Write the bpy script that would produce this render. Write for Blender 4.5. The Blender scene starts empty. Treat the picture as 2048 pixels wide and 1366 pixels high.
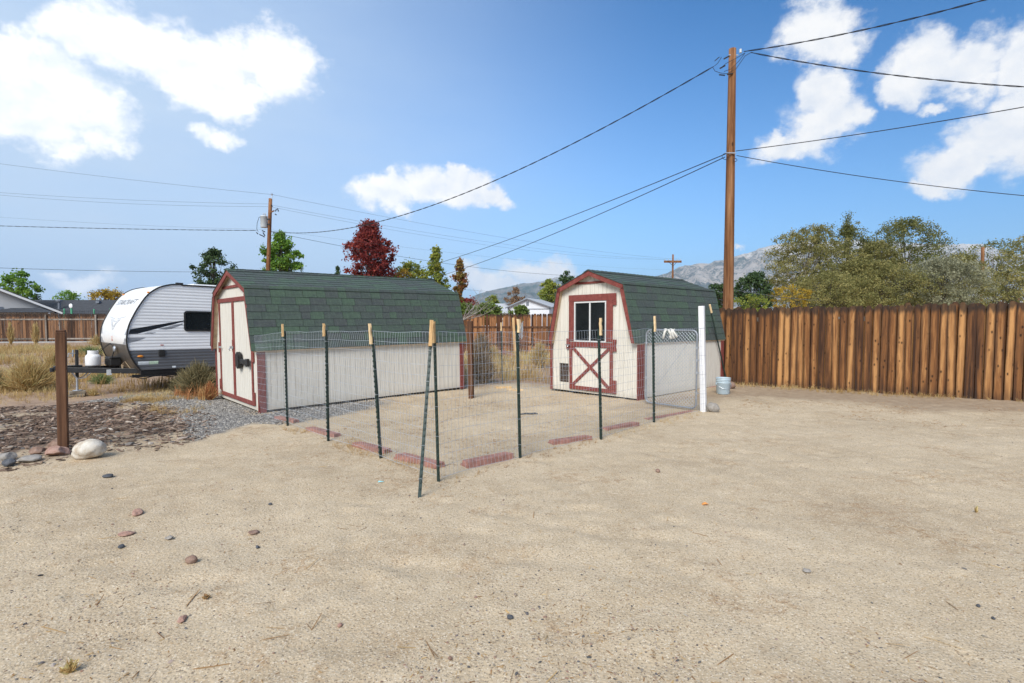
import bpy, bmesh, math, random
import numpy as np
from mathutils import Vector, Matrix

R = math.radians
rng = np.random.default_rng(7)
random.seed(7)
sc = bpy.context.scene
COL = sc.collection

# ------------------------------------------------------------------ camera
FPX, PITCH, CAMZ = 1049.35, 0.0460, 1.5
cam = bpy.data.cameras.new('camera')
cam.sensor_width = 36.0
cam.lens = FPX * 36.0 / 2048.0
cam.clip_start = 0.05
cam.clip_end = 30000
camo = bpy.data.objects.new('camera', cam)
COL.objects.link(camo)
camo.location = (0, 0, CAMZ)
camo.rotation_euler = (math.pi / 2 - PITCH, 0, 0)
sc.camera = camo


def ray(u, v):
    c, s = math.cos(PITCH), math.sin(PITCH)
    V = -(v - 683) / FPX
    return np.array([(u - 1024) / FPX, c + V * s, -s + V * c])


def at(u, v, d):
    """world point seen in direction (u, v) of the 2048x1366 view at ground distance d (along +Y)"""
    r = ray(u, v)
    return np.array([0, 0, CAMZ]) + r * (d / r[1])


# ------------------------------------------------------------------ node helper
class NT:
    def __init__(s, tree):
        s.t = tree
        tree.nodes.clear()

    def set(s, node, key, val):
        sock = node.inputs[key]
        if hasattr(val, 'is_output') or isinstance(val, bpy.types.NodeSocket):
            s.t.links.new(val, sock)
        elif val is not None:
            if isinstance(val, (tuple, list)) and len(val) == 3 and sock.type == 'RGBA':
                val = (*val, 1)
            sock.default_value = val

    def n(s, typ, ins=None, **props):
        nd = s.t.nodes.new('ShaderNode' + typ)
        for k, v in props.items():
            setattr(nd, k, v)
        for k, v in (ins or {}).items():
            s.set(nd, k, v)
        return nd

    def math(s, op, a, b=None, c=None, clamp=False):
        nd = s.n('Math', operation=op, use_clamp=clamp)
        s.set(nd, 0, a)
        if b is not None: s.set(nd, 1, b)
        if c is not None: s.set(nd, 2, c)
        return nd.outputs[0]

    def vm(s, op, a, b=None, scale=None):
        nd = s.n('VectorMath', operation=op)
        s.set(nd, 0, a)
        if b is not None: s.set(nd, 1, b)
        if scale is not None: s.set(nd, 'Scale', scale)
        return nd.outputs['Value'] if op in ('LENGTH', 'DOT_PRODUCT', 'DISTANCE') else nd.outputs[0]

    def mix(s, f, a, b, mode='MIX'):
        nd = s.n('Mix', data_type='RGBA', blend_type=mode)
        s.set(nd, 0, f); s.set(nd, 6, a); s.set(nd, 7, b)
        return nd.outputs[2]

    def noise(s, vec, scale, detail=3, rough=.55, dist=0.0, out='Fac'):
        nd = s.n('TexNoise', {'Scale': scale, 'Detail': detail, 'Roughness': rough, 'Distortion': dist})
        if vec is not None: s.set(nd, 'Vector', vec)
        return nd.outputs[out]

    def vor(s, vec, scale, feature='F1', out='Distance', rand=1.0):
        nd = s.n('TexVoronoi', {'Scale': scale, 'Randomness': rand}, feature=feature)
        if vec is not None: s.set(nd, 'Vector', vec)
        return nd.outputs[out]

    def ramp(s, f, stops, interp='LINEAR'):
        nd = s.n('ValToRGB')
        cr = nd.color_ramp
        cr.interpolation = interp
        while len(cr.elements) < len(stops): cr.elements.new(0.5)
        for e, (p, c) in zip(cr.elements, stops):
            e.position = p
            if not isinstance(c, (tuple, list)): c = (c, c, c)
            e.color = (*c[:3], 1)
        s.set(nd, 0, f)
        return nd.outputs[0]

    def sstep(s, x, a, b):
        nd = s.n('MapRange', {0: x, 1: a, 2: b, 3: 0.0, 4: 1.0}, interpolation_type='SMOOTHSTEP')
        return nd.outputs[0]

    def obj(s):
        return s.n('TexCoord').outputs['Object']

    def rnd(s):
        return s.n('ObjectInfo').outputs['Random']

    def attr(s, name, out='Fac'):
        return s.n('Attribute', attribute_name=name).outputs[out]

    def scale(s, vec, xyz):
        nd = s.n('Mapping'); s.set(nd, 0, vec); nd.inputs['Scale'].default_value = xyz
        return nd.outputs[0]

    def bump(s, h, strength=.3, dist=.01, normal=None):
        nd = s.n('Bump', {'Strength': strength, 'Distance': dist, 'Height': h})
        if normal is not None: s.set(nd, 'Normal', normal)
        return nd.outputs[0]

    def out(s, color, rough=.8, bump=None, metal=0.0, spec=.5, trans=None, **kw):
        p = s.n('BsdfPrincipled')
        s.set(p, 'Base Color', color); s.set(p, 'Roughness', rough); s.set(p, 'Metallic', metal)
        s.set(p, 'Specular IOR Level', spec)
        for k, v in kw.items(): s.set(p, k.replace('_', ' '), v)
        if bump is not None: s.set(p, 'Normal', bump)
        sh = p.outputs[0]
        if trans is not None:
            tr = s.n('BsdfTranslucent'); s.set(tr, 0, color)
            m = s.n('MixShader'); m.inputs[0].default_value = trans
            s.t.links.new(sh, m.inputs[1]); s.t.links.new(tr.outputs[0], m.inputs[2]); sh = m.outputs[0]
        o = s.n('OutputMaterial'); s.t.links.new(sh, o.inputs[0])
        return p


def newmat(name):
    m = bpy.data.materials.new(name)
    m.use_nodes = True
    return m, NT(m.node_tree)


# ------------------------------------------------------------------ sky and sun
SUN_AZ = R(-160)      # measured from +Y towards +X
SUN_EL = R(42)
world = bpy.data.worlds.new('World')
sc.world = world
world.use_nodes = True
w = NT(world.node_tree)
SKYK = 0.115          # background strength
sky = w.n('TexSky', sky_type='NISHITA', sun_disc=False, sun_elevation=SUN_EL, sun_rotation=SUN_AZ,
          altitude=1400, air_density=1.0, dust_density=1.6, ozone_density=1.6)
dirv = w.n('TexCoord').outputs['Generated']
sep = w.n('SeparateXYZ', {0: dirv})
X_, Y_, Z_ = sep.outputs
az = w.math('ARCTAN2', X_, Y_)
el = w.math('ARCSINE', Z_)
ae = w.n('CombineXYZ', {0: az, 1: el}).outputs[0]
# the noise is taken in direction space, so it goes on all round
wn = w.noise(dirv, 5.0, 6, .62, 0.0, 'Color')
wn2 = w.noise(dirv, 17.0, 5, .62, 0.0, 'Color')
wob = w.vm('ADD', w.vm('SCALE', w.vm('SUBTRACT', wn, (.5, .5, .5)), scale=.07),
           w.vm('SCALE', w.vm('SUBTRACT', wn2, (.5, .5, .5)), scale=.06))
aew = w.vm('ADD', ae, wob)


def ang(u, v):
    r = ray(u, v); r = r / np.linalg.norm(r)
    return math.atan2(r[0], r[1]), math.asin(r[2])


# cumulus masses: view direction, half width and half height, weight
CL = [(300, 95, 165, 62, 1), (420, 130, 150, 66, 1), (545, 140, 85, 66, 1), (520, 120, 120, 60, 1), (240, 75, 100, 45, 1),
      (440, 175, 110, 50, 1), (100, 190, 150, 85, 1), (60, 230, 130, 70, 1), (170, 225, 110, 60, 1), (30, 130, 70, 50, .95), (-90, 190, 170, 110, 1),
      (425, 275, 60, 34, .8), (395, 265, 40, 22, .7),
      (790, 385, 85, 34, .95), (860, 380, 90, 40, .95), (920, 385, 60, 40, .95), (985, 402, 45, 22, .85), (915, 348, 22, 22, .75),
      (1640, 60, 95, 58, 1), (1670, 95, 75, 40, .95), (1600, 75, 55, 36, .9),
      (1640, 190, 62, 62, .95), (1650, 245, 95, 62, 1), (1580, 295, 95, 36, .9), (1720, 240, 50, 36, .85),
      (1850, 130, 90, 62, 1), (1960, 130, 100, 66, 1), (2070, 120, 80, 70, 1), (1800, 170, 50, 36, .85),
      (1990, 290, 110, 62, 1), (1920, 330, 100, 46, 1), (2080, 260, 120, 90, 1), (1860, 375, 60, 28, .85), (1880, 222, 46, 20, .75),
      (165, 560, 85, 34, .9), (120, 545, 60, 20, .7), (1080, 540, 80, 38, .9), (960, 555, 80, 34, .8), (1000, 570, 120, 30, .7),
      (1492, 500, 26, 14, .6), (1420, 560, 80, 20, .3)]
dens = None
for (u, v, ru, rv, k) in CL:
    a0, e0 = ang(u, v)
    cs = math.cos(a0)
    ra = ru * 1.18 / FPX * cs * cs
    re = rv * 1.18 / FPX * cs
    d = w.vm('SUBTRACT', aew, (a0, e0, 0))
    d = w.vm('MULTIPLY', d, (1 / ra, 1 / re, 0))
    d = w.math('SUBTRACT', k, w.vm('LENGTH', d))
    dens = d if dens is None else w.math('MAXIMUM', dens, d)
# unseen cumulus added behind and beside the camera, boosted for white ambient light
elsewhere = w.math('MULTIPLY_ADD', w.math('SUBTRACT', w.noise(dirv, 3.1, 3, .5), .50), 4.0, w.math('MULTIPLY_ADD', w.sstep(w.math('ABSOLUTE', az), .86, 1.2), 2.0, -2.0))
dens = w.math('MAXIMUM', dens, elsewhere)
pv_ = w.vm('ADD', w.scale(dirv, (1.0, 1.0, 1.25)), w.vm('SCALE', wob, scale=.35))
puff = w.noise(pv_, 11.0, 8, .60)
puff_up = w.noise(w.vm('ADD', pv_, (-.010, -.004, .022)), 11.0, 5, .55)     # towards the light: gives the billows a lit and a shaded side
wisp = w.noise(w.scale(dirv, (1, 1, 2.2)), 26.0, 6, .65)
dens = w.math('ADD', dens, w.math('MULTIPLY', w.math('SUBTRACT', puff, .49), 1.7))
dens = w.math('ADD', dens, w.math('MULTIPLY', w.math('SUBTRACT', wisp, .5), .45))
cover = w.sstep(dens, -.02, .52)
relief = w.math('SUBTRACT', puff, puff_up)
shade = w.math('MULTIPLY_ADD', relief, 4.2, .62, clamp=True)
CW = 4.9
side = w.sstep(X_, .30, -.62)
ccol = w.mix(shade, (CW * .80, CW * .85, CW * .93), (CW, CW, CW))
ccol = w.vm('SCALE', ccol, scale=w.math('MULTIPLY_ADD', side, .22, .96))
# thin veil: paler towards the sun side and the horizon, as air with high cirrus is
veil = w.math('MULTIPLY', w.sstep(w.noise(w.scale(dirv, (1.2, 1.2, 3.5)), 2.0, 4, .55), .3, .8), .30)
hz = w.math('POWER', w.math('SUBTRACT', 1.0, w.math('MAXIMUM', Z_, 0.0)), 5.0)
vf = w.math('MULTIPLY', side, w.math('MULTIPLY_ADD', hz, .25, .68))
vf = w.math('ADD', vf, w.math('MULTIPLY', veil, side), clamp=True)
deep = w.sstep(w.math('ADD', w.math('MULTIPLY', X_, .85), w.math('MULTIPLY', Z_, .75)), -.05, 1.0)
skyc = w.mix(1.0, sky.outputs[0], w.mix(deep, (.50, .86, 1.14), (.0, .38, .66)), 'MULTIPLY')
skyc = w.mix(w.math('MULTIPLY', w.math('POWER', hz, .75), .95), skyc, (1.85, 2.62, 3.55))
skyc = w.mix(vf, skyc, (2.85, 3.55, 4.45))
fin = w.mix(cover, skyc, ccol)
bg = w.n('Background', {0: fin, 1: SKYK})
wo = w.n('OutputWorld')
w.t.links.new(bg.outputs[0], wo.inputs[0])

sun = bpy.data.lights.new('sun', 'SUN')
sun.energy = 2.4
sun.angle = R(28)
sun.color = (1.0, .955, .89)
suno = bpy.data.objects.new('sun', sun)
COL.objects.link(suno)
sd = Vector((math.sin(SUN_AZ) * math.cos(SUN_EL), math.cos(SUN_AZ) * math.cos(SUN_EL), math.sin(SUN_EL)))
suno.rotation_euler = (-sd).to_track_quat('-Z', 'Y').to_euler()

sc.view_settings.view_transform = 'Standard'
sc.view_settings.look = 'None'
sc.view_settings.gamma = 1
sc.view_settings.exposure = 0.92
sc.view_settings.use_curve_mapping = False
sc.render.engine = 'CYCLES'
sc.cycles.use_denoising = True
sc.cycles.max_bounces = 6
sc.cycles.transparent_max_bounces = 6
sc.render.film_transparent = False


# ------------------------------------------------------------------ numeric noise and terrain
def _h(ix, iy, seed):
    n = (ix.astype(np.int64) * 374761393 + iy.astype(np.int64) * 668265263 + seed * 974634777) & 0x7fffffff
    n = ((n ^ (n >> 13)) * 1274126177) & 0x7fffffff
    return ((n ^ (n >> 16)) & 0xffff) / 65535.0


def vnoise(x, y, seed=0):
    ix, iy = np.floor(x), np.floor(y)
    fx, fy = x - ix, y - iy
    fx = fx * fx * (3 - 2 * fx); fy = fy * fy * (3 - 2 * fy)
    a, b = _h(ix, iy, seed), _h(ix + 1, iy, seed)
    c, d = _h(ix, iy + 1, seed), _h(ix + 1, iy + 1, seed)
    return (a * (1 - fx) + b * fx) * (1 - fy) + (c * (1 - fx) + d * fx) * fy


def fbm(x, y, seed=0, oct=4):
    r, k, t = 0, 1.0, 0
    for i in range(oct):
        r = r + k * vnoise(x * 2 ** i, y * 2 ** i, seed + i * 17); t += k; k *= .5
    return r / t


def smooth_terr(x, y):
    s = (-x + y) / 1.41421
    return np.interp(s, [-100, 0, 9, 12, 15.6, 24, 40, 100], [0, 0, -.09, -.11, -.35, -.35, -.05, -.05])


def gp(u, v):
    r = ray(u, v); z = 0.0
    for _ in range(60):
        P = np.array([0, 0, CAMZ]) + r * ((z - CAMZ) / r[2])
        z = .5 * z + .5 * float(smooth_terr(P[0], P[1]))
    return P


RIP = []
for _ in range(46):
    RIP.append((rng.uniform(-7, 8), rng.uniform(1.2, 9.5), rng.uniform(-.5, .9), rng.uniform(.05, .12), rng.uniform(.25, .8), rng.uniform(.12, .35), rng.uniform(.005, .012), rng.uniform(0, 6)))
DIG = [(*gp(1190, 822)[:2], .45, -.07), (*gp(1245, 815)[:2], .4, .03), (*gp(1120, 812)[:2], .4, .025), (*gp(1215, 838)[:2], .25, -.03)]
for _ in range(60):
    DIG.append((rng.uniform(-6, 8), rng.uniform(1.2, 9), rng.uniform(.07, .2), rng.uniform(-.018, .006)))
for _ in range(38):      # walking trails: heel and toe hollows with a low rim
    fx, fy, fa = rng.uniform(-5.5, 8), rng.uniform(1.4, 8.5), rng.uniform(0, 6.28)
    for st_ in range(5):
        fx += math.cos(fa) * .62; fy += math.sin(fa) * .62; e_ = .09 if st_ % 2 else -.09; fa += rng.uniform(-.15, .15)
        if fy < 1.3: break
        hx, hy = fx - math.sin(fa) * e_, fy + math.cos(fa) * e_
        DIG.append((hx, hy, .055, -.024)); DIG.append((hx + math.cos(fa) * .15, hy + math.sin(fa) * .15, .065, -.021)); DIG.append((hx + math.cos(fa) * .07, hy + math.sin(fa) * .07, .15, .009))


def terr(x, y):
    x = np.asarray(x, float); y = np.asarray(y, float)
    z = smooth_terr(x, y)
    near = np.clip((26 - np.hypot(x, y)) / 8, 0, 1)
    z = z + near * ((fbm(x * .8, y * .8, 3) - .5) * .05 + (fbm(x * 5, y * 5, 5, 3) - .5) * .020 + (vnoise(x * 16, y * 16, 9) - .5) * .012)
    for (cx, cy, a, lam, L, W, amp, ph) in RIP:
        dx, dy = x - cx, y - cy
        p = dx * math.cos(a) + dy * math.sin(a); q = -dx * math.sin(a) + dy * math.cos(a)
        z = z + amp * np.exp(-(p / L) ** 2 - (q / W) ** 2) * np.sin(2 * math.pi * q / lam + ph)
    for (cx, cy, r, amp) in DIG:
        z = z + amp * np.exp(-((x - cx) ** 2 + (y - cy) ** 2) / r ** 2)
    return z


def tz(x, y):
    return float(terr(np.array([x]), np.array([y]))[0])


def gpt(u, v):
    p = gp(u, v); p[2] = tz(p[0], p[1]); return p


def poly_mask(x, y, poly, soft):
    """1 inside polygon, falling to 0 over +-soft at the edge"""
    P = np.array(poly); n = len(P)
    inside = np.zeros(x.shape, bool); dist = np.full(x.shape, 1e9)
    for i in range(n):
        x1, y1 = P[i]; x2, y2 = P[(i + 1) % n]
        c = ((y1 > y) != (y2 > y)) & (x < (x2 - x1) * (y - y1) / (y2 - y1 + 1e-12) + x1)
        inside ^= c
        ex, ey = x2 - x1, y2 - y1
        t = np.clip(((x - x1) * ex + (y - y1) * ey) / (ex * ex + ey * ey), 0, 1)
        dist = np.minimum(dist, np.hypot(x - x1 - t * ex, y - y1 - t * ey))
    sd_ = np.where(inside, dist, -dist)
    return sd_ if soft is None else np.clip(sd_ / soft * .5 + .5, 0, 1)


def pxpoly(pts): return [tuple(gp(u, v)[:2]) for u, v in pts]


MULCH = pxpoly([(-420, 830), (0, 818), (210, 806), (330, 812), (372, 842), (385, 878), (300, 893), (205, 896), (130, 905), (0, 932), (-420, 990)])
GRAVEL = pxpoly([(150, 806), (250, 793), (360, 779), (430, 776), (440, 794), (520, 826), (640, 812), (760, 799), (770, 806), (650, 836), (560, 848), (500, 846), (420, 868), (385, 884), (350, 850), (330, 815)])
FIELD = pxpoly([(-900, 850), (0, 828), (170, 818), (300, 796), (430, 780)]) + [(-5.0, 11.5), (-1.0, 11.9), (.3, 12.6), (1.2, 11.7), (3.4, 14.5), (5.2, 12.6), (14, 30), (60, 200), (-200, 200), (-120, 20)]
BROWN = pxpoly([(1440, 772), (1470, 764), (2048, 800), (2500, 830), (2500, 860), (2048, 826), (1800, 815), (1600, 800), (1480, 800), (1400, 800), (1290, 822), (1270, 800), (1430, 778)])


def zones(x, y):
    j = (fbm(x * 2.2, y * 2.2, 21) - .5) * .9 + (fbm(x * 9, y * 9, 23, 3) - .5) * .35
    m = np.clip((poly_mask(x, y, MULCH, None) + j * .9) / .5 + .5, 0, 1) * np.clip((fbm(x * 1.6, y * 1.6, 131, 4) - .30) * 6, .25, 1)
    g = np.clip((poly_mask(x, y, GRAVEL, None) + j * .7) / .3 + .5, 0, 1)
    f = np.clip((poly_mask(x, y, FIELD, None) + j * .9) / .6 + .5, 0, 1)
    b = np.clip((poly_mask(x, y, BROWN, None) + j * 1.0) / .8 + .5, 0, 1)
    return m, g, f, b


# ------------------------------------------------------------------ mesh helpers
def tag(o, label=None, cat=None, group=None, kind=None):
    if label: o['label'] = label
    if cat: o['category'] = cat
    if group: o['group'] = group
    if kind: o['kind'] = kind
    return o


def link(name, data, parent=None, mtx=None):
    o = bpy.data.objects.new(name, data)
    COL.objects.link(o)
    if parent is not None: o.parent = parent
    if mtx is not None: o.matrix_basis = mtx
    return o


def empty(name, loc=(0, 0, 0), mtx=None):
    o = bpy.data.objects.new(name, None)
    o.empty_display_size = .1
    COL.objects.link(o)
    if mtx is not None: o.matrix_basis = mtx
    else: o.location = loc
    return o


def copy(o, parent=None, mtx=None):
    c = o.copy(); COL.objects.link(c)
    c.parent = parent
    if mtx is not None: c.matrix_basis = mtx
    return c


class MB:
    def __init__(s): s.v = []; s.f = []; s.m = []; s.mi = 0; s.sm = []; s.smooth = False

    def add(s, vs, fs):
        o = len(s.v); s.v += [tuple(map(float, p)) for p in vs]
        for f in fs:
            s.f.append([i + o for i in f]); s.m.append(s.mi); s.sm.append(s.smooth)

    def box(s, lo, hi, mtx=None):
        x0, y0, z0 = lo; x1, y1, z1 = hi
        vs = [(x0, y0, z0), (x1, y0, z0), (x1, y1, z0), (x0, y1, z0), (x0, y0, z1), (x1, y0, z1), (x1, y1, z1), (x0, y1, z1)]
        if mtx is not None: vs = [tuple(mtx @ Vector(p)) for p in vs]
        s.add(vs, [(0, 3, 2, 1), (4, 5, 6, 7), (0, 1, 5, 4), (1, 2, 6, 5), (2, 3, 7, 6), (3, 0, 4, 7)])

    def bbox(s, lo, hi, bv=.004, mtx=None):
        """box with chamfered vertical and top edges"""
        x0, y0, z0 = lo; x1, y1, z1 = hi
        b = min(bv, (x1 - x0) * .4, (y1 - y0) * .4, (z1 - z0) * .4)

        def ring(i, z): return [(x0 + b + i, y0 + i, z), (x1 - b - i, y0 + i, z), (x1 - i, y0 + b + i, z), (x1 - i, y1 - b - i, z), (x1 - b - i, y1 - i, z), (x0 + b + i, y1 - i, z), (x0 + i, y1 - b - i, z), (x0 + i, y0 + b + i, z)]
        vs = ring(b * .5, z0) + ring(0, z0 + b) + ring(0, z1 - b) + ring(b * .5, z1)
        if mtx is not None: vs = [tuple(mtx @ Vector(p)) for p in vs]
        fs = [tuple(range(7, -1, -1)), tuple(range(24, 32))]
        for k in range(3):
            for i in range(8):
                j = (i + 1) % 8
                fs.append((k * 8 + i, k * 8 + j, k * 8 + 8 + j, k * 8 + 8 + i))
        s.add(vs, fs)

    def prism(s, poly, axis, t0, t1):
        """extrude polygon of 2-D points along axis ('x': poly is (y,z); 'y': (x,z); 'z': (x,y))"""
        def P(p, t): return {'x': (t, p[0], p[1]), 'y': (p[0], t, p[1]), 'z': (p[0], p[1], t)}[axis]
        n = len(poly)
        vs = [P(p, t0) for p in poly] + [P(p, t1) for p in poly]
        fs = [tuple(range(n - 1, -1, -1)), tuple(range(n, 2 * n))] + [(i, (i + 1) % n, n + (i + 1) % n, n + i) for i in range(n)]
        s.add(vs, fs)

    def tube(s, pts, r, n=6, caps=True):
        pts = [np.array(p, float) for p in pts]
        rs = r if isinstance(r, (list, tuple, np.ndarray)) else [r] * len(pts)
        vs = []; prev = None
        for i, p in enumerate(pts):
            t = pts[min(i + 1, len(pts) - 1)] - pts[max(i - 1, 0)]
            t = t / (np.linalg.norm(t) + 1e-12)
            if prev is None:
                a = np.array([0, 0, 1.]) if abs(t[2]) < .9 else np.array([1., 0, 0])
            else: a = prev
            a = a - t * (a @ t); a /= np.linalg.norm(a) + 1e-12
            b = np.cross(t, a); prev = a
            for k in range(n):
                th = 2 * math.pi * k / n
                vs.append(p + rs[i] * (a * math.cos(th) + b * math.sin(th)))
        fs = []
        for i in range(len(pts) - 1):
            for k in range(n):
                k2 = (k + 1) % n
                fs.append((i * n + k, i * n + k2, (i + 1) * n + k2, (i + 1) * n + k))
        if caps:
            fs.append(tuple(range(n - 1, -1, -1))); o = (len(pts) - 1) * n; fs.append(tuple(range(o, o + n)))
        s.add(vs, fs)

    def lathe(s, prof, n=20, origin=(0, 0, 0)):
        vs = []; fs = []
        for (r, z) in prof:
            for k in range(n):
                th = 2 * math.pi * k / n
                vs.append((origin[0] + r * math.cos(th), origin[1] + r * math.sin(th), origin[2] + z))
        for i in range(len(prof) - 1):
            for k in range(n):
                k2 = (k + 1) % n
                fs.append((i * n + k, i * n + k2, (i + 1) * n + k2, (i + 1) * n + k))
        if prof[0][0] > 1e-4: fs.append(tuple(range(n - 1, -1, -1)))
        if prof[-1][0] > 1e-4: fs.append(tuple(range((len(prof) - 1) * n, len(prof) * n)))
        s.add(vs, fs)

    def mesh(s, name, mats):
        me = bpy.data.meshes.new(name)
        me.from_pydata(s.v, [], s.f)
        for m in (mats if isinstance(mats, (list, tuple)) else [mats]): me.materials.append(m)
        me.polygons.foreach_set('material_index', s.m)
        me.polygons.foreach_set('use_smooth', s.sm)
        me.update()
        return me

    def build(s, name, mats, parent=None, mtx=None):
        return link(name, s.mesh(name, mats), parent, mtx)


def npmesh(name, V, F, mat, attrs=None, smooth=False):
    """V (n,3), F (m,k) index array"""
    me = bpy.data.meshes.new(name)
    V = np.ascontiguousarray(V, np.float32); F = np.ascontiguousarray(F, np.int32)
    me.vertices.add(len(V)); me.vertices.foreach_set('co', V.ravel())
    k = F.shape[1]
    me.loops.add(F.size); me.loops.foreach_set('vertex_index', F.ravel())
    me.polygons.add(len(F))
    me.polygons.foreach_set('loop_start', np.arange(0, F.size, k, dtype=np.int32))
    me.polygons.foreach_set('loop_total', np.full(len(F), k, np.int32))
    me.polygons.foreach_set('use_smooth', np.full(len(F), smooth, bool))
    me.materials.append(mat)
    me.update(calc_edges=True)
    for nm, arr in (attrs or {}).items():
        if arr.ndim == 1:
            a = me.attributes.new(nm, 'FLOAT', 'POINT'); a.data.foreach_set('value', arr.astype(np.float32))
        else:
            a = me.attributes.new(nm, 'FLOAT_COLOR', 'POINT'); a.data.foreach_set('color', arr.astype(np.float32).ravel())
    me.validate()
    return me


def randrot(n):
    q = rng.normal(size=(n, 4)); q /= np.linalg.norm(q, axis=1)[:, None]
    a, b, c, d = q.T
    return np.stack([np.stack([1 - 2 * (c * c + d * d), 2 * (b * c - a * d), 2 * (b * d + a * c)], -1),
                     np.stack([2 * (b * c + a * d), 1 - 2 * (b * b + d * d), 2 * (c * d - a * b)], -1),
                     np.stack([2 * (b * d - a * c), 2 * (c * d + a * b), 1 - 2 * (b * b + c * c)], -1)], 1)


def zrot(th, tilt=None):
    c, s = np.cos(th), np.sin(th); o = np.zeros_like(c); l = np.ones_like(c)
    M = np.stack([np.stack([c, -s, o], -1), np.stack([s, c, o], -1), np.stack([o, o, l], -1)], 1)
    if tilt is not None:
        ax = rng.uniform(0, 2 * math.pi, len(th)); ct, st = np.cos(tilt), np.sin(tilt)
        k = np.stack([np.cos(ax), np.sin(ax), o], -1)
        K = np.stack([np.stack([o, -k[:, 2], k[:, 1]], -1), np.stack([k[:, 2], o, -k[:, 0]], -1), np.stack([-k[:, 1], k[:, 0], o], -1)], 1)
        T = np.eye(3)[None] + st[:, None, None] * K + (1 - ct)[:, None, None] * (K @ K)
        M = T @ M
    return M


def scatter(name, TV, TF, pos, rot, scl, rnd, mat, parent=None):
    """one mesh of many copies of a template; scl (n,) or (n,3)"""
    TV = np.asarray(TV, float); TF = np.asarray(TF, int); n = len(pos); k = len(TV)
    if scl.ndim == 1: scl = scl[:, None]
    V = TV[None] * scl[:, None, :] if scl.shape[1] == 3 else TV[None] * scl[:, :, None]
    V = np.einsum('nij,nkj->nki', rot, V) + pos[:, None, :]
    F = (TF[None] + (np.arange(n) * k)[:, None, None]).reshape(-1, TF.shape[1])
    me = npmesh(name, V.reshape(-1, 3), F, mat, {'rnd': np.repeat(rnd, k)})
    return link(name, me, parent)


# ------------------------------------------------------------------ materials
def simple(name, col, rough=.7, metal=0.0, spec=.5, var=.12, scale=8.0, bump=.0, bscale=60, **kw):
    m, t = newmat(name)
    o = t.obj()
    nz = t.noise(o, scale, 4)
    c = t.mix(t.ramp(nz, [(.3, 0), (.7, 1)]), tuple(x * (1 - var) for x in col), tuple(min(1, x * (1 + var)) for x in col))
    b = t.bump(t.noise(o, bscale, 3), bump, .003) if bump else None
    t.out(c, rough, b, metal, spec, **kw)
    return m


def wood(name, dark, mid, light, grain=(38, 38, 2.2), tipz=None, kn=1.0, edge=0, per_obj=True, bumpk=.5, knots=True, grey=None, rough=.85):
    """vertical-grained timber; each object gets its own tone and figure"""
    m, t = newmat(name)
    o = t.obj(); r = t.rnd()
    if per_obj:
        off = t.n('CombineXYZ', {0: t.math('MULTIPLY', r, 17.3), 1: t.math('MULTIPLY', r, 9.1), 2: t.math('MULTIPLY', r, 41.7)}).outputs[0]
        o2 = t.vm('ADD', o, off)
    else: o2 = o
    wv = t.noise(t.scale(o2, (7, 7, .8)), 1.0, 2, .5, 0, 'Color')
    o3 = t.vm('ADD', t.scale(o2, grain), t.vm('SCALE', wv, scale=3.0))
    g = t.noise(o3, 1.0, 5, .65)
    streak = t.noise(t.scale(o2, (9, 9, .35)), 1.0, 3, .6)
    tone = t.math('ADD', t.math('MULTIPLY', t.math('SUBTRACT', g, .5), .9), t.math('MULTIPLY', t.math('SUBTRACT', streak, .5), 1.5))
    tone = t.math('ADD', tone, t.math('MULTIPLY_ADD', r, .62, .25) if per_obj else .5)
    c = t.ramp(tone, [(.12, dark), (.48, mid), (.85, light)])
    if knots:
        KS = (11.0, 11.0, 6.0) if kn > 1 else (7.0, 7.0, 2.6)
        vv = t.vor(t.scale(o2, KS), 1.0)
        sel = t.vor(t.scale(o2, KS), 1.0, out='Color')
        ks = t.math('MULTIPLY', t.sstep(vv, .24, .07), t.sstep(t.n('SeparateColor', {0: sel}).outputs[0], .45 / kn, .62 / kn))
        c = t.mix(t.math('MULTIPLY', ks, .88), c, tuple(x * .35 for x in dark))
    if grey is not None:
        gm = t.sstep(t.noise(t.scale(o2, (6, 6, .6)), 1.0, 3, .6), .45, .72)
        c = t.mix(t.math('MULTIPLY', gm, .75), c, grey)
    if edge:      # weather stain, and shade of rounded edges and narrow gaps, painted along each board
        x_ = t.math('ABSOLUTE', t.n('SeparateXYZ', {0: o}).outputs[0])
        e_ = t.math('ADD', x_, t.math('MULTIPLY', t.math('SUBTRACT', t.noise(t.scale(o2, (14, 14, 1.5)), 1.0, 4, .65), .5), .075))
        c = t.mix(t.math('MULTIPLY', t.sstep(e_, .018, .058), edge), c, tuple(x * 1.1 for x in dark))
    if tipz is not None:      # rain-blackened ends of the boards
        z = t.n('SeparateXYZ', {0: o}).outputs[2]
        zz = t.math('ADD', z, t.math('MULTIPLY', t.math('SUBTRACT', streak, .5), .5))
        wt = t.math('ADD', t.sstep(zz, tipz - .10, tipz + .01), t.math('MULTIPLY', t.sstep(zz, .22, .0), .55), clamp=True)
        c = t.mix(t.math('MULTIPLY', wt, .82), c, (.022, .016, .013))
    t.out(c, rough, t.bump(g, bumpk, .004), 0, .3)
    return m


def leafmat(name, stops, trans=.35, rough=.6):
    m, t = newmat(name)
    c = t.ramp(t.attr('rnd'), stops)
    t.out(c, rough, None, 0, .3, trans=trans)
    return m


M = {}
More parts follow.
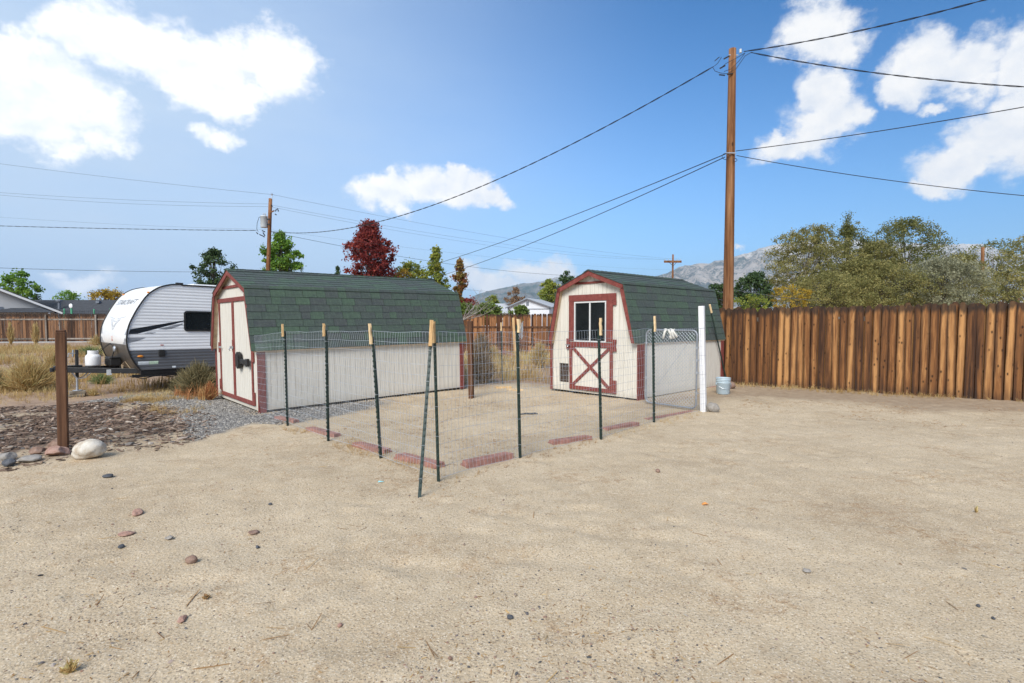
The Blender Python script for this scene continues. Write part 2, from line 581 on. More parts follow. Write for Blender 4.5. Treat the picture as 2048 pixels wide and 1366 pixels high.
# ground
m, t = newmat('yard_ground')
o = t.obj()
col = t.n('Attribute', attribute_name='zones')
sepz = t.n('SeparateColor', {0: col.outputs['Color']})
mz, gz, fz = sepz.outputs
bz = col.outputs['Alpha']
n1 = t.noise(o, .9, 5, .6); n2 = t.noise(o, 7, 5, .65); n3 = t.noise(o, 70, 3, .6); n4 = t.noise(o, 240, 2, .6)
nw = t.noise(o, .33, 4, .6)
sand = t.ramp(t.math('ADD', t.math('MULTIPLY', n1, .6), t.math('MULTIPLY', nw, .4)), [(.34, (.40, .305, .20)), (.5, (.505, .40, .272)), (.66, (.56, .45, .315))])
sand = t.mix(t.math('MULTIPLY', t.sstep(n2, .42, .70), .40), sand, (.60, .495, .36))
straw_ = t.math('MULTIPLY', t.sstep(t.noise(o, 1.15, 6, .72), .50, .68), t.sstep(t.noise(t.scale(o, (1, 1, 1)), 19, 4, .7), .42, .62))
sand = t.mix(t.math('MULTIPLY', straw_, .80), sand, (.33, .20, .10))
damp = t.sstep(t.noise(o, .62, 5, .62), .55, .70)
sand = t.mix(t.math('MULTIPLY', damp, .34), sand, (.33, .26, .18))
sand = t.mix(t.math('MULTIPLY', t.sstep(n3, .55, .75), .40), sand, (.66, .57, .45))
sand = t.mix(t.math('MULTIPLY', t.sstep(n3, .44, .30), .45), sand, (.24, .175, .115))
gr = t.vor(o, 170, out='Color')
grs = t.n('SeparateColor', {0: gr}).outputs[0]
sand = t.mix(t.math('MULTIPLY', t.sstep(grs, .86, .96), .60), sand, (.72, .64, .52))
sand = t.mix(t.math('MULTIPLY', t.sstep(grs, .13, .04), .7), sand, (.15, .115, .085))
dirt = t.ramp(t.noise(o, 3, 5, .65), [(.3, (.20, .135, .085)), (.7, (.32, .23, .155))])
sand = t.mix(t.math('MULTIPLY', bz, .75), sand, t.ramp(n2, [(.3, (.22, .155, .105)), (.75, (.36, .275, .195))]))
fieldc = t.ramp(t.noise(o, 1.3, 5, .65), [(.25, (.22, .150, .105)), (.5, (.33, .232, .165)), (.8, (.42, .30, .18))])
sand = t.mix(1.0, sand, (.97, .965, .945), 'MULTIPLY')
c = t.mix(fz, sand, fieldc)
gravc = t.ramp(t.vor(o, 48, out='Color'), [(0, (.11, .105, .098)), (.5, (.215, .202, .185)), (1, (.34, .32, .29))])
c = t.mix(gz, c, gravc)
mulc = t.ramp(t.noise(t.scale(o, (1, 1, 1)), 32, 4, .7), [(.3, (.06, .042, .033)), (.55, (.15, .105, .078)), (.8, (.27, .21, .16))])
c = t.mix(mz, c, mulc)
hgt = t.math('ADD', t.math('MULTIPLY', n3, .6), t.math('ADD', t.math('MULTIPLY', n4, .35), t.math('MULTIPLY', n2, .8)))
hgt = t.math('ADD', hgt, t.math('MULTIPLY', t.vor(o, 60), .5))
t.out(c, .95, t.bump(hgt, .55, .012), 0, .15)
M['ground'] = m

M['pebble'] = None
m, t = newmat('loose_stones')
c = t.ramp(t.attr('rnd'), [(0, (.07, .07, .075)), (.25, (.19, .175, .165)), (.5, (.33, .27, .21)), (.75, (.30, .18, .13)), (1, (.52, .46, .38))])
t.out(t.mix(.35, c, t.mix(1, c, t.noise(t.obj(), 60, 3, .6, 0, 'Color'), 'MULTIPLY')), .9, None, 0, .2)
M['pebble'] = m
m, t = newmat('gravel_stones')
t.out(t.ramp(t.attr('rnd'), [(0, (.10, .096, .09)), (.5, (.235, .222, .205)), (.9, (.37, .35, .32)), (1, (.47, .42, .35))]), .9, None, 0, .2)
M['gravel'] = m
m, t = newmat('bark_chips')
t.out(t.ramp(t.attr('rnd'), [(0, (.045, .032, .025)), (.3, (.145, .095, .066)), (.6, (.27, .19, .14)), (.82, (.40, .32, .25)), (1, (.58, .52, .44))]), .9, None, 0, .2)
M['chips'] = m
M['straw'] = leafmat('dry_straw', [(0, (0.345, 0.218, 0.081)), (.4, (0.517, 0.356, 0.149)), (.75, (0.600, 0.471, 0.230)), (1, (0.414, 0.380, 0.149))], .25, .8)
M['redweed'] = leafmat('russet_weed', [(0, (.33, .12, .06)), (.5, (.47, .21, .09)), (1, (.50, .33, .13))], .25, .8)
M['brownweed'] = leafmat('brown_brush', [(0, (.15, .10, .06)), (.5, (.26, .18, .10)), (1, (.37, .27, .15))], .2, .85)
M['greyweed'] = leafmat('olive_brush', [(0, (.10, .095, .045)), (.5, (.20, .17, .085)), (1, (.36, .28, .14))], .25, .8)
M['greenweed'] = leafmat('green_brush', [(0, (.10, .15, .05)), (.6, (.19, .25, .09)), (1, (.34, .34, .16))], .25, .8)
M['russet'] = leafmat('russet_litter', [(0, (.20, .10, .05)), (.4, (.36, .20, .09)), (.75, (.48, .30, .14)), (1, (.56, .41, .22))], .1, .9)
M['litter'] = leafmat('plant_litter', [(0, (.16, .08, .04)), (.35, (.33, .19, .08)), (.7, (.48, .32, .14)), (1, (.58, .46, .26))], .1, .9)

# timber
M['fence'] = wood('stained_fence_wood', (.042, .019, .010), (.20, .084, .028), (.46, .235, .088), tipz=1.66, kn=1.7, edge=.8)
M['oldfence'] = wood('old_fence_wood', (.030, .017, .011), (.105, .052, .028), (.25, .13, .065), tipz=1.62, grey=(.075, .06, .05))
M['fence2'] = wood('reddish_old_fence_wood', (.035, .015, .009), (.13, .052, .022), (.36, .17, .07), tipz=1.95)
M['rail'] = wood('grey_rail_wood', (.09, .075, .06), (.20, .17, .14), (.33, .29, .25), grain=(6, 30, 30), knots=False)
M['pole'] = wood('pole_timber', (.055, .023, .011), (.175, .075, .030), (.33, .175, .085), grain=(26, 26, .8), per_obj=False, rough=.9)
M['brownpost'] = wood('brown_post_wood', (.028, .014, .008), (.09, .042, .022), (.17, .085, .045), grain=(26, 26, 1.2), per_obj=False)
M['rawwood'] = wood('raw_pine', (.34, .19, .08), (.55, .36, .17), (.70, .52, .30), grain=(60, 60, 5), bumpk=.3)
M['block'] = wood('weathered_block', (.10, .08, .06), (.2, .165, .12), (.3, .26, .2), grain=(8, 40, 40), knots=False)

# shed paint
m, t = newmat('cream_siding_paint')
o = t.obj(); r = t.rnd()
o2 = t.vm('ADD', o, t.n('CombineXYZ', {0: t.math('MULTIPLY', r, 31.0), 1: t.math('MULTIPLY', r, 13.0), 2: t.math('MULTIPLY', r, 7.0)}).outputs[0])
st = t.noise(t.scale(o2, (60, 60, 2.0)), 1.0, 4, .6)
bl = t.noise(t.scale(o2, (5, 5, 1.4)), 1.0, 4, .6)
c = t.ramp(st, [(.25, (.50, .46, .385)), (.5, (.64, .605, .53)), (.8, (.69, .665, .60))])
c = t.mix(t.math('MULTIPLY', t.sstep(bl, .55, .8), .35), c, (.40, .345, .26))
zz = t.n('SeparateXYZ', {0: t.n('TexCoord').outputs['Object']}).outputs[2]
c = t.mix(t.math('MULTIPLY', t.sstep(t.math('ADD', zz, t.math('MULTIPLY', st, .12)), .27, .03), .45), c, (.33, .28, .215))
t.out(c, .8, t.bump(st, .5, .003), 0, .3)
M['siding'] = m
m, t = newmat('barn_red_paint')
o = t.obj()
st = t.noise(t.scale(o, (14, 14, 14)), 1.0, 5, .7); s2 = t.noise(o, 90, 3, .6)
c = t.ramp(st, [(.25, (.125, .028, .023)), (.55, (.205, .052, .042)), (.85, (.275, .10, .078))])
c = t.mix(t.math('MULTIPLY', t.sstep(t.math('ADD', st, t.math('MULTIPLY', s2, .35)), .86, .95), .7), c, (.42, .33, .25))
t.out(c, .75, t.bump(s2, .3, .002), 0, .35)
M['red'] = m
M['soffit'] = simple('bare_soffit_wood', (.48, .36, .23), .85, var=.2, scale=12, bump=.2)
m, t = newmat('green_shingle')
o = t.obj(); r = t.rnd()
c = t.ramp(r, [(0, (.052, .063, .059)), (.4, (.050, .068, .058)), (.65, (.052, .078, .058)), (.88, (.054, .088, .058)), (1, (.052, .070, .062))])
o2_ = t.vm('ADD', o, t.n('CombineXYZ', {0: t.math('MULTIPLY', r, 23.0), 1: t.math('MULTIPLY', r, 51.0)}).outputs[0])
gn = t.noise(o, 260, 2, .6)
c = t.mix(t.sstep(gn, .5, .75), c, t.mix(1, c, (2.1, 2.2, 2.1), 'MULTIPLY'))
vs_ = t.noise(t.scale(o, (26, 3, 3)), 1.0, 3, .6)
c = t.mix(t.math('MULTIPLY', t.sstep(t.noise(t.scale(o2_, (9, 40, 40)), 1.0, 2, .5), .45, .62), .5), c, t.mix(1, c, (.72, .66, .82), 'MULTIPLY'))
c = t.mix(t.math('MULTIPLY', t.sstep(vs_, .42, .72), .6), c, t.mix(1, c, (1.6, 1.5, 1.55), 'MULTIPLY'))
t.out(c, .88, t.bump(gn, .5, .003), 0, .45)
M['shingle'] = m
M['deck'] = simple('roof_deck_wood', (.10, .075, .055), .9, var=.25)
M['skid'] = simple('skid_timber', (.09, .07, .05), .95, var=.3)
M['dark'] = simple('interior_dark', (.05, .045, .04), .9)
M['glass'] = simple('dark_window_glass', (.012, .014, .016), .04, spec=.6, var=.3, scale=2)
M['alu'] = simple('white_window_frame', (.60, .60, .59), .45, var=.08)
M['steel'] = simple('galvanised_steel', (.50, .52, .55), .42, .85, var=.15, scale=20, bump=.15)
M['tube'] = simple('dull_grey_tube', (.30, .325, .36), .5, .5, var=.15, scale=20)
M['wire'] = simple('galvanised_wire', (.43, .46, .49), .5, .55, var=.15, scale=4)
M['post'] = simple('green_post_paint', (.016, .034, .028), .42, 0, .5, var=.35, scale=9, bump=.2)
M['black'] = simple('black_plastic', (.018, .017, .016), .5, var=.25)
M['blackmetal'] = simple('black_frame_steel', (.014, .014, .015), .45, var=.3)
M['vinyl'] = simple('white_vinyl', (.74, .74, .75), .42, var=.05, scale=3, bump=.05)
M['bucket'] = simple('grey_blue_bucket', (.40, .49, .54), .4, var=.07, scale=5)
M['rag'] = simple('white_cloth', (.66, .64, .58), .95, var=.12, scale=30, bump=.5)
M['redplank'] = simple('faded_red_plank', (.33, .165, .13), .88, var=.3, scale=16, bump=.4)
M['cable'] = simple('black_cable', (.012, .012, .014), .6)
M['farcable'] = simple('grey_line_wire', (.10, .11, .12), .6)
M['trwhite'] = simple('trailer_white_siding', (.82, .82, .82), .32, var=.03, scale=3)
M['trgrey'] = simple('trailer_grey_siding', (.135, .14, .15), .30, .2, var=.06, scale=3)
M['trcap'] = simple('trailer_white_cap', (.76, .76, .75), .26, var=.03, scale=3)
M['trlow'] = simple('trailer_bronze_plate', (.13, .115, .10), .38, .45, var=.25, scale=5)
M['trdark'] = simple('trailer_dark_graphic', (.008, .011, .016), .5, var=.1)
M['trmid'] = simple('trailer_grey_graphic', (.27, .28, .30), .35, var=.1)
M['trletter'] = simple('trailer_grey_lettering', (.13, .13, .14), .4)
M['trpale'] = simple('trailer_pale_emblem', (.42, .42, .43), .35, var=.1)
M['amber'] = simple('amber_lens', (.75, .26, .02), .3, var=.1)
M['redlens'] = simple('red_lens', (.55, .12, .07), .3)
M['sticker'] = simple('white_sticker', (.62, .65, .66), .5, var=.1, scale=25)
M['greensticker'] = simple('pale_green_sticker', (.50, .62, .46), .5, var=.15, scale=30)
M['tank'] = simple('white_tank_paint', (.74, .74, .73), .35, var=.04)
M['rubber'] = simple('tyre_rubber', (.02, .02, .02), .8)
M['rope'] = simple('tan_rope', (.42, .31, .19), .9)
M['concrete'] = simple('pale_concrete', (.36, .36, .35), .9, var=.18, scale=2.5, bump=.3)
M['housewall'] = simple('pale_grey_house_wall', (.50, .49, .48), .85, var=.05, scale=1)
M['housewhite'] = simple('white_house_wall', (.62, .64, .68), .85, var=.04, scale=1)
M['darkroof'] = simple('charcoal_roof', (.045, .048, .054), .9, var=.25, scale=3, bump=.3)
M['paleroof'] = simple('pale_grey_roof', (.40, .42, .45), .85, var=.08, scale=1)
M['fascia'] = simple('white_fascia', (.74, .74, .73), .6, var=.04)
M['greytrim'] = simple('grey_house_trim', (.15, .17, .20), .7)
M['greenfoam'] = simple('green_foam', (.10, .42, .22), .7)
M['net'] = simple('black_net', (.02, .02, .022), .9)
M['transf'] = simple('grey_transformer', (.46, .50, .52), .5, var=.06)
M['bark'] = simple('tree_bark', (.085, .068, .052), .95, var=.3, scale=9, bump=.6, bscale=20)
M['greybark'] = simple('grey_twig_bark', (.27, .24, .21), .95, var=.25, scale=9)


def rockmat(name, a, b, c2, sc_=9):
    m, t = newmat(name)
    o = t.obj()
    n = t.noise(o, sc_, 6, .7); s = t.noise(o, sc_ * 9, 3, .6)
    c = t.ramp(n, [(.28, a), (.5, b), (.75, c2)])
    c = t.mix(t.math('MULTIPLY', t.sstep(s, .58, .75), .5), c, tuple(x * .55 for x in b))
    t.out(c, .9, t.bump(t.math('ADD', n, t.math('MULTIPLY', s, .3)), .7, .015), 0, .25)
    return m


M['rockwhite'] = rockmat('white_boulder_stone', (.30, .20, .12), (.53, .48, .40), (.64, .62, .58), 7)
M['rockpink'] = rockmat('pinkish_stone', (.22, .12, .09), (.36, .22, .17), (.46, .32, .26), 12)
M['rockbrown'] = rockmat('brown_stone', (.13, .08, .06), (.24, .155, .115), (.33, .235, .19), 12)
M['rockgrey'] = rockmat('grey_stone', (.17, .15, .13), (.29, .265, .235), (.40, .375, .34), 14)
M['rockdark'] = rockmat('dark_slate_stone', (.045, .048, .055), (.085, .09, .10), (.16, .165, .18), 14)
M['rockred'] = rockmat('dull_red_boulder', (.14, .07, .055), (.23, .12, .095), (.30, .18, .15), 4)

# foliage
M['lf_green'] = leafmat('maple_green_leaves', [(0, (0.060, 0.128, 0.020)), (.5, (0.145, 0.281, 0.037)), (1, (0.323, 0.442, 0.068))])
M['lf_red'] = leafmat('red_maple_leaves', [(0, (0.083, 0.015, 0.015)), (.5, (0.217, 0.033, 0.030)), (.85, (0.352, 0.072, 0.045)), (1, (0.330, 0.150, 0.053))])
M['lf_pine'] = leafmat('pine_needles', [(0, (0.018, 0.039, 0.015)), (.6, (0.051, 0.093, 0.030)), (1, (0.128, 0.173, 0.060))], .15)
M['lf_yg'] = leafmat('yellow_green_leaves', [(0, (0.090, 0.135, 0.022)), (.5, (0.232, 0.277, 0.045)), (1, (0.495, 0.435, 0.075))])
M['lf_rg'] = leafmat('turning_leaves', [(0, (0.135, 0.150, 0.030)), (.45, (0.255, 0.180, 0.045)), (.7, (0.285, 0.075, 0.038)), (1, (0.180, 0.033, 0.030))])
M['lf_yellow'] = leafmat('gold_leaves', [(0, (.20, .12, .02)), (.5, (.40, .27, .03)), (1, (.52, .37, .06))])
M['lf_elm'] = leafmat('olive_elm_leaves', [(0, (.080, .082, .028)), (.4, (.205, .200, .066)), (.75, (.36, .315, .115)), (1, (.49, .40, .18))], .4)
M['lf_elmg'] = leafmat('green_elm_leaves', [(0, (.065, .078, .024)), (.45, (.155, .168, .050)), (.8, (.28, .265, .09)), (1, (.42, .36, .15))], .4)
M['lf_olive'] = leafmat('silver_olive_leaves', [(0, (0.125, 0.131, 0.075)), (.5, (0.256, 0.256, 0.156)), (1, (0.425, 0.413, 0.275))], .3)
M['lf_bush'] = leafmat('bright_bush_leaves', [(0, (0.049, 0.077, 0.017)), (.5, (0.133, 0.189, 0.036)), (1, (0.294, 0.350, 0.084))], .3)
M['lf_rust'] = leafmat('rust_birch_leaves', [(0, (.14, .075, .04)), (.5, (.26, .155, .085)), (1, (.38, .25, .14))], .3)

# ------------------------------------------------------------------ ground sheet
def axis(lo, hi, step, far_lo, far_hi, gr=1.16):
    a = list(np.arange(lo, hi + 1e-6, step))
    s = step; x = a[-1]; up = []
    while x < far_hi: s *= gr; x += s; up.append(x)
    s = step; x = lo; dn = []
    while x > far_lo: s *= gr; x -= s; dn.append(x)
    return np.array(dn[::-1] + a + up)


gx = axis(-9.5, 10, .055, -9000, 9000)
gy = axis(1.0, 13, .05, -800, 12000)
GX, GY = np.meshgrid(gx, gy)
GZ = terr(GX, GY)
zm, zg, zf, zb = zones(GX, GY)
V = np.stack([GX, GY, GZ], -1).reshape(-1, 3)
ny, nx = GX.shape
idx = np.arange(ny * nx).reshape(ny, nx)
F = np.stack([idx[:-1, :-1], idx[:-1, 1:], idx[1:, 1:], idx[1:, :-1]], -1).reshape(-1, 4)
me = npmesh('ground', V, F, M['ground'], {'zones': np.stack([zm, zg, zf, zb], -1).reshape(-1, 4)}, True)
tag(link('ground', me), 'pale tan sandy yard with gravel, bark mulch and a dry field beyond', kind='structure')


# ------------------------------------------------------------------ mountains
def mountain(name, label, prof, D, depth, mat, seed, rough=.10):
    us = np.linspace(prof[0][0], prof[-1][0], 260)
    vs = np.interp(us, [p[0] for p in prof], [p[1] for p in prof])
    ts = np.linspace(0, 1.5, 70)
    V = np.zeros((len(ts), len(us), 3))
    for j, tt in enumerate(ts):
        d = D - depth + depth * tt
        for_x = (us - 1024) / FPX * d
        top = CAMZ + (635 - vs) / FPX * D
        prof_t = np.where(tt <= 1, tt ** 1.15, 1 - (tt - 1) * 1.1)
        rid = np.abs(fbm(us * .030 + tt * 1.2, tt * 3.2 + us * .012, seed, 5) - .5) * 2
        rid2 = np.abs(fbm(us * .10 + tt * .8, tt * 6 - us * .03, seed + 5, 4) - .5) * 2
        bump_ = (1 - rid) * .7 + (1 - rid2) * .3 - .75
        h = top * prof_t * (1 + (.75 * bump_) * np.clip(1.25 * (1 - abs(tt - .45) * 1.3), 0.06, 1))
        if abs(tt - 1) < .03: h = top * (1 + rough * .35 * (fbm(us * .22, us * 0 + 4, seed + 9, 4) - .5))
        V[j, :, 0] = for_x; V[j, :, 1] = d; V[j, :, 2] = h - 6
    ny, nx = V.shape[:2]
    idx = np.arange(ny * nx).reshape(ny, nx)
    F = np.stack([idx[:-1, :-1], idx[:-1, 1:], idx[1:, 1:], idx[1:, :-1]], -1).reshape(-1, 4)
    o = link(name, npmesh(name, V.reshape(-1, 3), F, mat, None, True))
    tag(o, label, kind='structure')


def mtnmat(name, rock, forest, snow, snowk, zlo, zhi):
    m, t = newmat(name)
    o = t.n('NewGeometry').outputs['Position']
    z = t.n('SeparateXYZ', {0: o}).outputs[2]
    n = t.noise(o, .004, 6, .7); n2 = t.noise(t.scale(o, (1, 1, .35)), .016, 6, .72); n3 = t.noise(o, .05, 4, .7)
    c = t.mix(t.sstep(t.math('ADD', n, t.math('MULTIPLY', t.math('SUBTRACT', n3, .5), .8)), .40, .60), rock, forest)
    sn = t.math('ADD', t.math('MULTIPLY', t.math('SUBTRACT', n2, .5), 2.0), t.math('MULTIPLY', t.math('SUBTRACT', n3, .5), .8))
    sn = t.math('ADD', sn, t.sstep(z, zlo, zhi))
    c = t.mix(t.math('MULTIPLY', t.sstep(sn, .62, .95), snowk), c, snow)
    t.out(c, .95, None, 0, .1)
    return m


M['mtn'] = mtnmat('granite_mountain', (.36, .33, .30), (.10, .12, .12), (.50, .485, .465), .8, 150, 800)
M['hill'] = mtnmat('forest_hill', (.19, .185, .17), (.07, .10, .09), (.42, .40, .38), .55, 150, 560)
mountain('mountain', 'distant grey granite mountain range dusted with snow, right of the utility pole',
         [(1180, 640), (1240, 600), (1290, 566), (1314, 552), (1341, 544), (1359, 533), (1384, 530), (1415, 527), (1445, 520), (1475, 512), (1504, 504), (1530, 496), (1553, 489), (1600, 486), (1700, 484), (1800, 488), (1860, 490), (1902, 491), (1930, 489), (1960, 491), (1990, 500), (2030, 508), (2150, 520), (2400, 545), (2700, 620)], 5000, 2300, M['mtn'], 4)
mountain('hills', 'distant blue-grey forested hills between the two sheds',
         [(700, 636), (820, 622), (900, 608), (937, 596), (960, 587), (986, 580), (1010, 575), (1029, 571), (1055, 567), (1080, 564), (1098, 559), (1113, 554), (1130, 556), (1160, 560), (1240, 570), (1330, 585), (1480, 620)], 6500, 2500, M['hill'], 31, .05)


# ------------------------------------------------------------------ sheds
def frame_mtx(A, s, fr):
    s = Vector(s).normalized(); fr = Vector(fr); fr = (fr - s * fr.dot(s)).normalized(); up = s.cross(fr)
    m = Matrix((s, fr, up)).transposed().to_4x4()
    m.translation = Vector(A)
    return m


def shed(label, P, openings, door, seed, group='barn roofed garden sheds'):
    """local axes: x along the side wall (away), y along the front wall, z up"""
    rs = random.Random(seed)
    Ax, Ay, yaw, W, L, He, Hb, Hr, wb, eo, of, ob, tf, ts = P
    z0 = -0.01 * max(0, min(9, (-Ax + Ay) / 1.414))
    mt = frame_mtx((Ax, Ay, z0), (math.cos(yaw), math.sin(yaw), ts), (-math.sin(yaw), math.cos(yaw), tf))
    root = empty('shed', mtx=mt)
    tag(root, label, 'shed', group)
    prof = [(-eo, He), (W / 2 - wb, Hb), (W / 2, Hr), (W / 2 + wb, Hb), (W + eo, He)]

    def ph(b): return float(np.interp(b, [p[0] for p in prof], [p[1] for p in prof]))
    wt = .055
    H0 = .035

    def pieces(bs, lo_, hi_off, gap, opens):
        """board polygons of the gable wall, cut round the openings"""
        out = []
        cuts = sorted(set([round(x, 4) for x in bs] + [round(x, 4) for r in opens for x in r[:2]]))
        for b0, b1 in zip(cuts[:-1], cuts[1:]):
            if b1 - b0 < .012: continue
            g = gap / 2
            c0, c1 = b0 + g, b1 - g
            ins = sorted([(r[2], r[3]) for r in opens if r[0] < (b0 + b1) / 2 < r[1]])
            segs = []; lo = lo_
            for (h0, h1) in ins: segs.append((lo, h0, False)); lo = h1
            segs.append((lo, None, True))
            for (h0, h1, top) in segs:
                if top:
                    tp = [(c1, ph(c1) - hi_off)]
                    for (pb, phh) in prof[1:4][::-1]:
                        if c0 < pb < c1: tp.append((pb, phh - hi_off))
                    tp.append((c0, ph(c0) - hi_off))
                    out.append(([(c0, h0), (c1, h0)] + tp, (b0 + b1) / 2, h0))
                elif h1 - h0 > .01:
                    out.append(([(c0, h0), (c1, h0), (c1, h1), (c0, h1)], (b0 + b1) / 2, h0))
        return out
    step = .1016
    bs = list(np.arange(0, W, step)) + [W]
    # structural wall sheet behind the boards + floor + skids
    wl = MB()
    for poly, _, _ in pieces(bs, H0, wt, 0, openings): wl.prism(poly, 'x', .0075, .03)
    for poly, _, _ in pieces([0, W / 4, W / 2, W * .75, W], H0, wt, 0, []): wl.prism(poly, 'x', L - .03, L - .0)
    hs = ph(0) - wt
    wl.box((.031, .0075, H0), (L - .031, .03, hs)); wl.box((.0, W - .03, H0), (L, W, hs))
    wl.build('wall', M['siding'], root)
    f = MB(); f.box((.03, .03, H0 - .01), (L - .03, W - .03, H0 + .012)); f.build('floor', M['dark'], root)
    for k in (.12, W / 2, W - .12):
        s_ = MB(); s_.box((.05, k - .045, -.12), (L - .05, k + .045, H0 - .012)); s_.build('skid', M['skid'], root)
    # front boards
    dr = None
    dop = openings + ([door] if door else [])
    for poly, _, _ in pieces(bs, H0, wt, .006, dop):
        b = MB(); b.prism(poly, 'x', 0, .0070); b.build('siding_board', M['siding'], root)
    # side boards: one mesh, copies
    bm_ = MB(); bm_.box((.003, 0, H0), (step - .003, .0070, hs))
    first = None; n = int(L / step)
    for k in range(n + 1):
        mtx = Matrix.Translation((k * step, 0, 0))
        if k == n: mtx = mtx @ Matrix.Diagonal(((L - n * step) / step, 1, 1, 1))
        if first is None: first = bm_.build('siding_board', M['siding'], root, mtx)
        else: copy(first, root, mtx)
    # roof deck
    dk = MB()
    for (p, q) in zip(prof[:-1], prof[1:]):
        dd_ = np.array([q[0] - p[0], q[1] - p[1]]); dd_ /= np.linalg.norm(dd_); nn_ = np.array([-dd_[1], dd_[0]])
        nn_ = nn_ if nn_[1] > 0 else -nn_
        P_, Q_ = np.array(p) + dd_ * .012, np.array(q) - dd_ * .012
        dk.prism([tuple(P_ - nn_ * .045), tuple(Q_ - nn_ * .045), tuple(Q_ - nn_ * .021), tuple(P_ - nn_ * .021)], 'x', -of + .02, L + ob - .02)
    dk.build('roof_deck', M['deck'], root)
    # shingles
    tw = .252
    sb = MB(); ww = tw - .005
    sb.add([(0, 0, .003), (ww, 0, .003), (ww, .2, -.002), (0, .2, -.002), (0, 0, .012), (ww, 0, .012), (ww, .2, .002), (0, .2, .002)],
           [(0, 3, 2, 1), (4, 5, 6, 7), (0, 1, 5, 4), (1, 2, 6, 5), (2, 3, 7, 6), (3, 0, 4, 7)])
    sme = sb.mesh('shingle', M['shingle'])
    proto = None
    far_ = MB()
    tot = L + of + ob + .02
    for si, (p, q) in enumerate(zip(prof[:-1], prof[1:])):
        if si >= 2: p, q = q, p
        dv = Vector((0, q[0] - p[0], q[1] - p[1])); ln = dv.length; dv.normalize()
        xa = Vector((1, 0, 0)) if si < 2 else Vector((-1, 0, 0))
        nz = xa.cross(dv)
        nc = round(ln / .14); cs = ln / nc
        for c in range(nc):
            x = -of - .01 - (tw / 2 if c % 2 else 0) - rs.uniform(0, .05)
            while x < L + ob + .01:
                wv_ = tw * rs.choice((.62, .8, 1.0, 1.2, 1.42)); x0 = max(x, -of - .012); x1 = min(x + wv_, L + ob + .012); x += wv_
                if x1 - x0 < .03: continue
                org = Vector((x0 if si < 2 else x1, p[0], p[1])) + dv * (c * cs - .012 + rs.uniform(-.003, .003)) + nz * (-.010 + rs.uniform(0, .0025))
                mm = Matrix((xa * ((x1 - x0) / tw), dv, nz)).transposed().to_4x4(); mm.translation = org
                mm = mm @ Matrix.Rotation(rs.uniform(-.006, .006), 4, 'Z')
                if si < 2:
                    if proto is None: proto = link('shingle', sme, root, mm)
                    else: copy(proto, root, mm)
                else: far_.add([tuple(mm @ Vector(v)) for v in sb.v], sb.f)
    fo = far_.build('shingles', M['shingle'], root); fo['kind'] = 'stuff'
    # ridge caps
    rb = MB(); sl = (Hr - Hb) / wb
    rb.add([(0, -.12, -.12 * sl), (0, 0, 0.004), (0, .12, -.12 * sl), (.16, -.12, -.12 * sl - .006), (.16, 0, -.003), (.16, .12, -.12 * sl - .006),
            (0, -.12, -.12 * sl - .012), (0, .12, -.12 * sl - .012), (0, 0, -.008)],
           [(0, 1, 4, 3), (1, 2, 5, 4), (0, 6, 8, 1), (1, 8, 7, 2)])
    fr_ = None; x = -of - .012
    while x < L + ob - .1:
        mm = Matrix.Translation((x, W / 2, Hr + .014))
        if fr_ is None: fr_ = rb.build('ridge_cap', M['shingle'], root, mm)
        else: copy(fr_, root, mm)
        x += .14
    # rake boards and soffit under the front overhang, rear rake too
    for x0, x1 in ((-of + .002, -of + .024), (L + ob - .024, L + ob - .002)):
        for (p, q) in zip(prof[:-1], prof[1:]):
            r_ = MB(); e = .002
            t_ = .095 if abs(q[0] - p[0]) > abs(q[1] - p[1]) else .16
            if abs(q[0] - p[0]) > abs(q[1] - p[1]):
                poly = [(p[0], p[1] - .013 - t_), (q[0], q[1] - .013 - t_), (q[0], q[1] - .013), (p[0], p[1] - .013)]
            else:
                k = .085 if p[0] < W / 2 else -.085
                poly = [(p[0] + .008 * np.sign(k), p[1] - .01), (p[0] + k, p[1] - .01), (q[0] + k, q[1] - .106), (q[0] + .008 * np.sign(k), q[1] - .016)]
            r_.prism(poly, 'x', x0, x1)
            r_.build('rake_board', M['red'], root)
    for (p, q) in zip(prof[:-1], prof[1:]):
        s_ = MB()
        flat = abs(q[0] - p[0]) > abs(q[1] - p[1])
        k = 0 if flat else (.05 if p[0] < W / 2 else -.05)
        dz = .052 if flat else .0
        s_.prism([(p[0] + k, p[1] - dz - .012), (q[0] + k, q[1] - dz - .012 - (0 if flat else .06)), (q[0] + k * 1.4, q[1] - dz - .0015 - (0 if flat else .06)), (p[0] + k * 1.4, p[1] - dz - .0015)], 'x', -of + .026, -.002)
        s_.build('soffit', M['soffit'], root)
    # eave strip of bare plywood edge under the shingles
    ev = MB(); ev.box((-of + .03, -eo + .004, He - .034), (L + ob - .03, -.002, He - .016)); ev.build('eave_strip', M['soffit'], root)
    return root, ph, prof, P


def boardx(root, name, b0, b1, h0, h1, t=.02, mat='red', par=None, x0=-.0):
    m_ = MB(); m_.bbox((x0 - t, b0, h0), (x0 - .0015, b1, h1), .004); return m_.build(name, M[mat], par or root)


PL = (-4.200, 8.647, .744, 2.538, 4.254, 1.053, 2.084, 2.471, 1.041, .061, .098, .059, -.008, .005)
PR = (2.322, 9.700, .733, 2.152, 3.352, 1.083, 2.177, 2.496, .845, .030, .118, .056, -.009, -.006)

